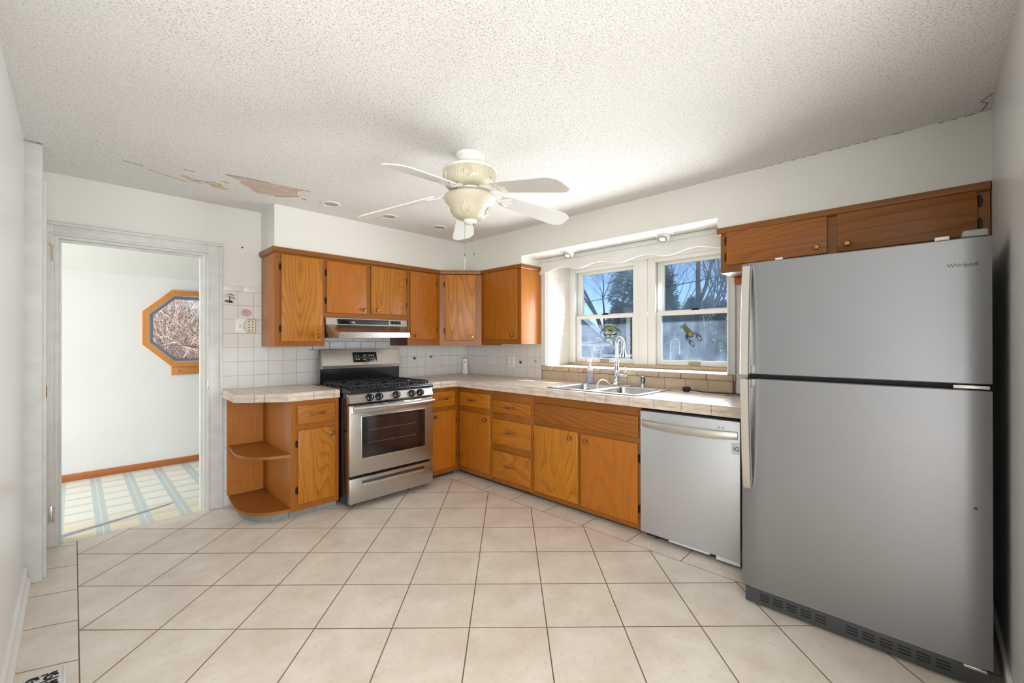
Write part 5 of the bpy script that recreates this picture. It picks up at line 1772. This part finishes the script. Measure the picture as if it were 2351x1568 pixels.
for az, zb, rr_ in ((225, 2.165, 0.147), (285, 2.165, 0.147), (165, 2.165, 0.147)):
    a = radians(az)
    M = Matrix.Translation((CX + rr_ * cos(a), CY + rr_ * sin(a), zb + 0.024)) @ Matrix.Rotation(a - pi / 2, 4, 'Z')
    m = MB()
    leaf_spray(m, M, 1.15)
    m.build('leaf_ornament', FAN_CREAM, fan)
for az in (215, 305, 125):
    a = radians(az)
    M = Matrix.Translation((CX + 0.09 * cos(a), CY + 0.09 * sin(a), 2.008)) @ Matrix.Rotation(a - pi / 2, 4, 'Z') @ Matrix.Rotation(radians(-24), 4, 'X')
    m = MB()
    leaf_spray(m, M, 1.0)
    m.build('leaf_ornament', FAN_CREAM, fan)
ZBL = 2.140
for ang, zt in ((271.75, 2.035), (342.5, 2.075), (54.5, 2.045), (126.75, 2.032), (197.75, 2.068)):
    a = radians(ang)
    droop = (zt - ZBL) / 0.45
    Mb = Matrix.Translation((CX, CY, 0)) @ Matrix.Rotation(a, 4, 'Z')
    pitch = radians(-12)

    def BP(r, t_, dz=0.0):
        zc = ZBL + droop * max(0.0, r - 0.13) * 0.92
        return (r, t_ * cos(pitch) - dz * sin(pitch), zc + t_ * sin(pitch) + dz * cos(pitch))
    out = []
    for r, hw in ((0.195, 0.040), (0.22, 0.053), (0.30, 0.060), (0.585, 0.075), (0.62, 0.074), (0.648, 0.058), (0.661, 0.045), (0.664, 0.03)):
        out.append((r, hw))
    poly = [(r, hw) for r, hw in out] + [(r, -hw) for r, hw in reversed(out)]
    m = MB()
    m.loft([[BP(r, t_, -0.003) for r, t_ in poly], [BP(r, t_, 0.003) for r, t_ in poly]], Mb, smooth=False)
    m.build('blade', BLADE, fan)
    br = MB()
    br.tube([(0.09, 0, 2.158), (0.14, 0, 2.142), (0.18, 0, BP(0.18, 0)[2] - 0.008), (0.21, 0, BP(0.21, 0)[2] - 0.006)], [0.013, 0.011, 0.010, 0.008], 10, Mb)
    for s_ in (-1, -0.5, 0, 0.5, 1):
        p1, p2 = BP(0.235, s_ * 0.034, -0.006), BP(0.275 - abs(s_) * 0.02, s_ * 0.042, -0.004)
        br.tube([(0.195, 0, BP(0.195, 0)[2] - 0.006), p1, p2], [0.005, 0.007, 0.002], 8, Mb)
    br.build('blade_bracket', FAN_WHITE, fan)
for (dx, dy, z1) in ((-0.028, 0.012, 1.79), (0.012, -0.022, 1.795)):
    m = MB()
    zt0 = 1.968
    m.tube([(CX + dx, CY + dy, zt0), (CX + dx, CY + dy, z1)], 0.0014, 6)
    if dx > 0:
        m.lathe([(0.0, 0.0), (0.008, -0.004), (0.007, -0.012), (0.003, -0.026), (0.0, -0.027)], (CX + dx, CY + dy, zt0), 12)
    m.lathe([(0.0, 0.004), (0.003, 0.0), (0.004, -0.01), (0.0, -0.014)], (CX + dx, CY + dy, z1), 10)
    m.build('pull_chain', plain('antique_chain', (140, 124, 96), 0.4, 0.7), fan)
# long pull string tied to the left chain
m = MB().tube([(CX - 0.028, CY + 0.012, 1.776), (CX - 0.029, CY + 0.013, 1.70)], 0.0009, 6)
m.build('pull_string', IVORY, fan)

# ------------------------------------------------------------------ floor register
fr_ = thing('floor_register', (-3.36, -1.62, 0), 'white floor vent cover with black scroll pattern at the left wall', 'floor register')
MB().box(-3.425, -3.298, -1.515, -1.84, 0.0, 0.008, 0.002).box(-3.304, -3.296, -1.513, -1.842, 0.0, 0.012, 0.002).build('plate', WHITE_P, fr_)
scr = MB()
for k_ in range(5):
    yb_ = -1.545 - k_ * 0.06
    for s_ in range(2):
        cx_, cy_ = -3.39 + s_ * 0.05, yb_ - s_ * 0.012
        pts = [(cx_ + 0.02 * (1 - q / 18) * cos(q * 0.5), cy_ + 0.02 * (1 - q / 18) * sin(q * 0.5), 0.0086) for q in range(16)]
        scr.tube(pts, [0.006 * (1 - q / 22) for q in range(16)], 6)
    scr.box(-3.385, -3.315, yb_ - 0.026, yb_ - 0.033, 0.0078, 0.0092)
    for q in range(3):
        scr.box(-3.39 + q * 0.026, -3.37 + q * 0.026, yb_ + 0.016 - q * 0.003, yb_ + 0.024 - q * 0.003, 0.0078, 0.0092)
scr.build('scroll_pattern', SCROLL, fr_)

# ------------------------------------------------------------------ outdoors
struct('ground', MB().box(-40, 90, -60, 70, -1.0, -0.7), GROUND, 'winter lawn outside', 'ground')


def rnd_dir(rg, base, spread):
    v = Vector((rg.gauss(0, 1), rg.gauss(0, 1), rg.gauss(0, 1)))
    v = (v - base * v.dot(base)).normalized()
    return (base + v * spread).normalized()


def bare_tree(x, y, h, seed, label, mat=BARK, depth=6, r0=0.14, spread=0.55, name='bare_tree', group='bare trees beyond the kitchen window', z0=-0.7, lean=0.0):
    rg = random.Random(seed)
    tr_, br_ = MB(), MB()

    def grow(p, d, l, r, lev):
        pts = [p]
        dd_ = d.copy()
        nseg = 3 if lev < 3 else 2
        for _ in range(nseg):
            dd_ = rnd_dir(rg, dd_, 0.13)
            dd_.z += 0.03
            dd_.normalize()
            pts.append(pts[-1] + dd_ * l / nseg)
        r1 = r * 0.68
        (tr_ if lev == 0 else br_).tube(pts, [r + (r1 - r) * i / nseg for i in range(nseg + 1)], 7 if lev < 2 else (5 if lev < 4 else 3), None, False)
        if lev >= depth:
            return
        nb = 3 if lev < 4 else (2 if rg.random() < 0.5 else 3)
        for i in range(nb):
            sp = spread * (0.5 if i == 0 else 1.0) * (0.7 + 0.6 * rg.random())
            st_ = pts[-1] if i < 2 else pts[-2]
            grow(st_, rnd_dir(rg, dd_, sp), l * (0.68 + 0.16 * rg.random()), r1 * (0.85 if i == 0 else 0.62), lev + 1)
    t = thing(name, (x, y, z0), label, 'tree', group)
    grow(Vector((x, y, z0 - 0.05)), Vector((lean, 0.02, 1)).normalized(), h * 0.30, r0, 0)
    tr_.build('trunk', mat, t)
    br_.build('branches', mat, t)
    return t


def evergreen(x, y, h, rad, seed, label, z0=-0.7, mat=NEEDLE, conic=True, group='evergreens beyond the kitchen window', bare=0.12, dens=520):
    rg = random.Random(seed)
    t = thing('evergreen_tree', (x, y, z0), label, 'tree', group)
    MB().tube([(x, y, z0 - 0.05), (x, y, z0 + h * 0.95)], [0.16, 0.03], 7).build('trunk', BARK, t)
    m = MB()
    for i in range(dens):
        q = bare + (1 - bare) * rg.random() ** 0.8
        z = z0 + h * q
        if conic:
            rr = rad * (1 - q) ** 0.8 * (0.55 + 0.45 * rg.random()) + 0.05
        else:
            rr = rad * sqrt(max(0.0, 1 - ((q - 0.62) / 0.40) ** 2)) * (0.3 + 0.7 * rg.random() ** 0.5)
        a = rg.random() * 2 * pi
        c_ = Vector((x + rr * cos(a), y + rr * sin(a), z))
        sz = (0.16 + 0.16 * rg.random()) * (0.4 + h / 12)
        for _ in range(9):
            d1_ = Vector((rg.gauss(0, 1), rg.gauss(0, 1), rg.gauss(0, 0.5))).normalized()
            d2_ = d1_.cross(Vector((rg.gauss(0, 1), rg.gauss(0, 1), rg.gauss(0, 1)))).normalized()
            p = c_ + Vector((rg.gauss(0, 1), rg.gauss(0, 1), rg.gauss(0, 1))) * sz * 0.4
            m.raw([p - d1_ * sz, p + d2_ * sz * 0.10, p + d1_ * sz, p - d2_ * sz * 0.10], [(0, 1, 2, 3)])
    m.build('foliage', mat, t)
    return t


# house beyond the left pane
hs_ = thing('neighbour_house', (16, 10, -0.7), 'grey-blue sided house with brown porch roof beyond the left pane', 'house')
HM = Matrix.Translation((14.0, 7.46, 0)) @ Matrix.Rotation(radians(40), 4, 'Z') @ Matrix.Translation((-14.0, -7.46, 0))
MB().prism([(7.46, -0.7), (13.6, -0.7), (13.6, 1.75), (10.5, 4.3), (7.46, 1.80)], 14.0, 21.0, 'x', HM).build('siding', SIDING, hs_)
rf = MB()
rf.prism([(7.05, 1.52), (10.53, 4.55), (10.53, 4.75), (7.05, 1.72)], 13.6, 21.4, 'x', HM)
rf.prism([(14.1, 1.52), (10.535, 4.55), (10.535, 4.75), (14.1, 1.72)], 13.6, 21.4, 'x', HM)
rf.build('main_roof', ROOFG, hs_)
MB().prism([(7.03, 1.46), (10.53, 4.50), (10.53, 4.74), (7.03, 1.72)], 13.54, 13.598, 'x', HM).build('rake_board', WHITE_EXT, hs_)
pr_ = MB()
pr_.loft([[(12.9, 6.95, 1.20), (12.9, 13.0, 1.20), (13.99, 13.0, 1.55), (13.99, 7.5, 1.55)], [(12.9, 6.95, 1.14), (12.9, 13.0, 1.14), (13.99, 13.0, 1.14), (13.99, 7.5, 1.14)]], HM, smooth=False)
pr_.build('porch_roof', ROOFM, hs_)
MB().box(12.85, 12.898, 6.90, 13.0, 1.10, 1.20, 0, HM).build('porch_fascia', WHITE_EXT, hs_)
for y in (7.2, 9.0):
    MB().box(13.05, 13.15, y, y + 0.1, -0.7, 1.138, 0, HM).build('porch_post', WHITE_EXT, hs_)
MB().box(13.05, 13.1, 5.4, 7.19, 0.62, 0.72, 0, HM).box(13.05, 13.1, 5.4, 5.5, -0.7, 0.62, 0, HM).build('railing', WHITE_EXT, hs_)
MB().box(13.96, 13.998, 7.47, 7.6, -0.7, 1.138, 0, HM).build('corner_board', WHITE_EXT, hs_)

bare_tree(20.0, 4.6, 13.5, 11, 'large spreading bare tree beyond the right pane', depth=6, r0=0.24, spread=0.62, lean=0.02)
bare_tree(19.0, 9.6, 12.0, 12, 'bare tree leaning over the neighbour house', depth=6, r0=0.17)
k_ = 0
for (x, y, h, sd) in ((24, 11.5, 13, 21), (25, 9.3, 12, 22), (26, 7.6, 13, 23), (25, 5.8, 12, 24), (27, 3.6, 13, 25), (26, 1.6, 12, 26), (27, -0.8, 12, 27), (23, 7.4, 10, 28), (24, 3.0, 10, 29), (29, 10.4, 13, 71), (30, 8.4, 12, 72), (30, 6.2, 13, 73), (31, 4.4, 12, 74), (30, 2.2, 12, 75), (31, 0.4, 13, 76)):
    bare_tree(x, y, h, sd, 'distant thin bare tree in the woods beyond the kitchen window', depth=5, r0=0.12, spread=0.5, group='distant bare woodland trees')
evergreen(21.0, 8.6, 7.6, 2.0, 31, 'rounded pine high in the left upper pane', conic=False, bare=0.30, dens=700)
evergreen(19.5, 6.7, 6.2, 1.9, 32, 'pointed evergreen in the left of the right window')
for (x, y, h, r_, sd) in ((24, 10.6, 4.6, 1.9, 33), (23, 9.4, 4.4, 2.0, 34), (22.5, 7.7, 4.6, 2.2, 35), (21, 5.6, 4.4, 2.0, 36), (22.5, 4.4, 4.2, 2.3, 37), (22, 2.4, 4.6, 2.2, 38), (22.5, 0.3, 4.8, 2.4, 39), (24, -2, 5, 2.4, 40), (22.5, 6.6, 3.8, 2.0, 41), (23.5, 3.4, 4.0, 2.2, 42), (24.5, 8.6, 4.4, 2.3, 43), (26, 12.6, 4.8, 2.4, 44), (27, 11.0, 4.6, 2.4, 45), (27, 9.6, 4.8, 2.5, 46), (28, 7.2, 5, 2.5, 47), (28, 14.5, 5, 2.5, 48)):
    evergreen(x, y, h, r_, sd, 'dark evergreen in the hedge row beyond the kitchen window', group='hedge row evergreens', bare=0.02, dens=640)
evergreen(13.5, 2.65, 1.3, 0.55, 50, 'low yellow-green shrub on the lawn in the right window', mat=LEAF_Y, conic=False, group=None, bare=0.1, dens=160)
for (z, dz, nm) in ((4.05, 0.35, 'upper power line crossing the kitchen window view'), (2.9, 0.35, 'lower power line crossing the kitchen window view')):
    MB().tube(smooth_path([(11.0, 16.0, z - 1.6 * 0.55), (10.6, 8.0, z - 0.5 * 0.55), (10.3, 3.0, z + 0.12), (10.0, -4.0, z + 0.75), (9.5, -12, z + 1.6)]), 0.014, 6).solo('power_line', WIRE, (10.5, 5, z), nm, 'power line', 'power lines')

# thicket outside the octagon window
def thicket(x, y, seed, label, n=420, z0=-0.7, h=4.2, rad=1.6):
    rg = random.Random(seed)
    t = thing('thicket_shrub', (x, y, z0), label, 'shrub', 'twiggy shrubs outside the octagon window')
    m = MB()
    for i in range(n):
        p = Vector((x + rg.gauss(0, 0.35), y + rg.gauss(0, 0.35), z0))
        d_ = Vector((rg.gauss(0, 0.42), rg.gauss(0, 0.42), 1)).normalized()
        l = h * (0.5 + 0.6 * rg.random())
        pts = [p]
        for s_ in range(5):
            d_ = rnd_dir(rg, d_, 0.28)
            pts.append(pts[-1] + d_ * l / 5)
        r_ = 0.006 + 0.012 * rg.random() ** 3
        m.tube(pts, [r_ * (1 - 0.16 * s_) for s_ in range(6)], 4, None, False)
        for s_ in (2, 3, 4):
            for _ in range(2):
                q = [pts[s_]]
                e_ = rnd_dir(rg, d_, 0.9)
                for _2 in range(3):
                    e_ = rnd_dir(rg, e_, 0.3)
                    q.append(q[-1] + e_ * 0.22)
                m.tube(q, [0.005, 0.004, 0.003, 0.002], 3, None, False)
    m.build('twigs', BARK_L, t)


thicket(-2.7, 5.6, 61, 'dense twiggy tan shrub filling the left of the octagon window')
thicket(-1.3, 6.0, 62, 'twiggy tan shrub filling the right of the octagon window', 360)
thicket(-2.2, 8.3, 63, 'pale twiggy shrub farther back outside the octagon window', 420)
evergreen(-1.75, 7.0, 2.6, 0.7, 64, 'small green bush among the twigs outside the octagon window', mat=LEAF_Y, conic=False, group=None, bare=0.2, dens=160)

# roof overhang that shades the top of the kitchen window
struct('roof_eave', MB().box(0.5, 1.58, -6.0, 2.5, 2.45, 2.50).box(1.58, 1.61, -6.0, 2.5, 2.40, 2.52), WHITE_EXT, 'white roof overhang above the kitchen window outside', 'roof eave')
struct('roof', MB().box(-6.7, 1.58, -7.2, 2.0, 2.75, 2.85), ROOFG, 'roof over the house', 'roof')
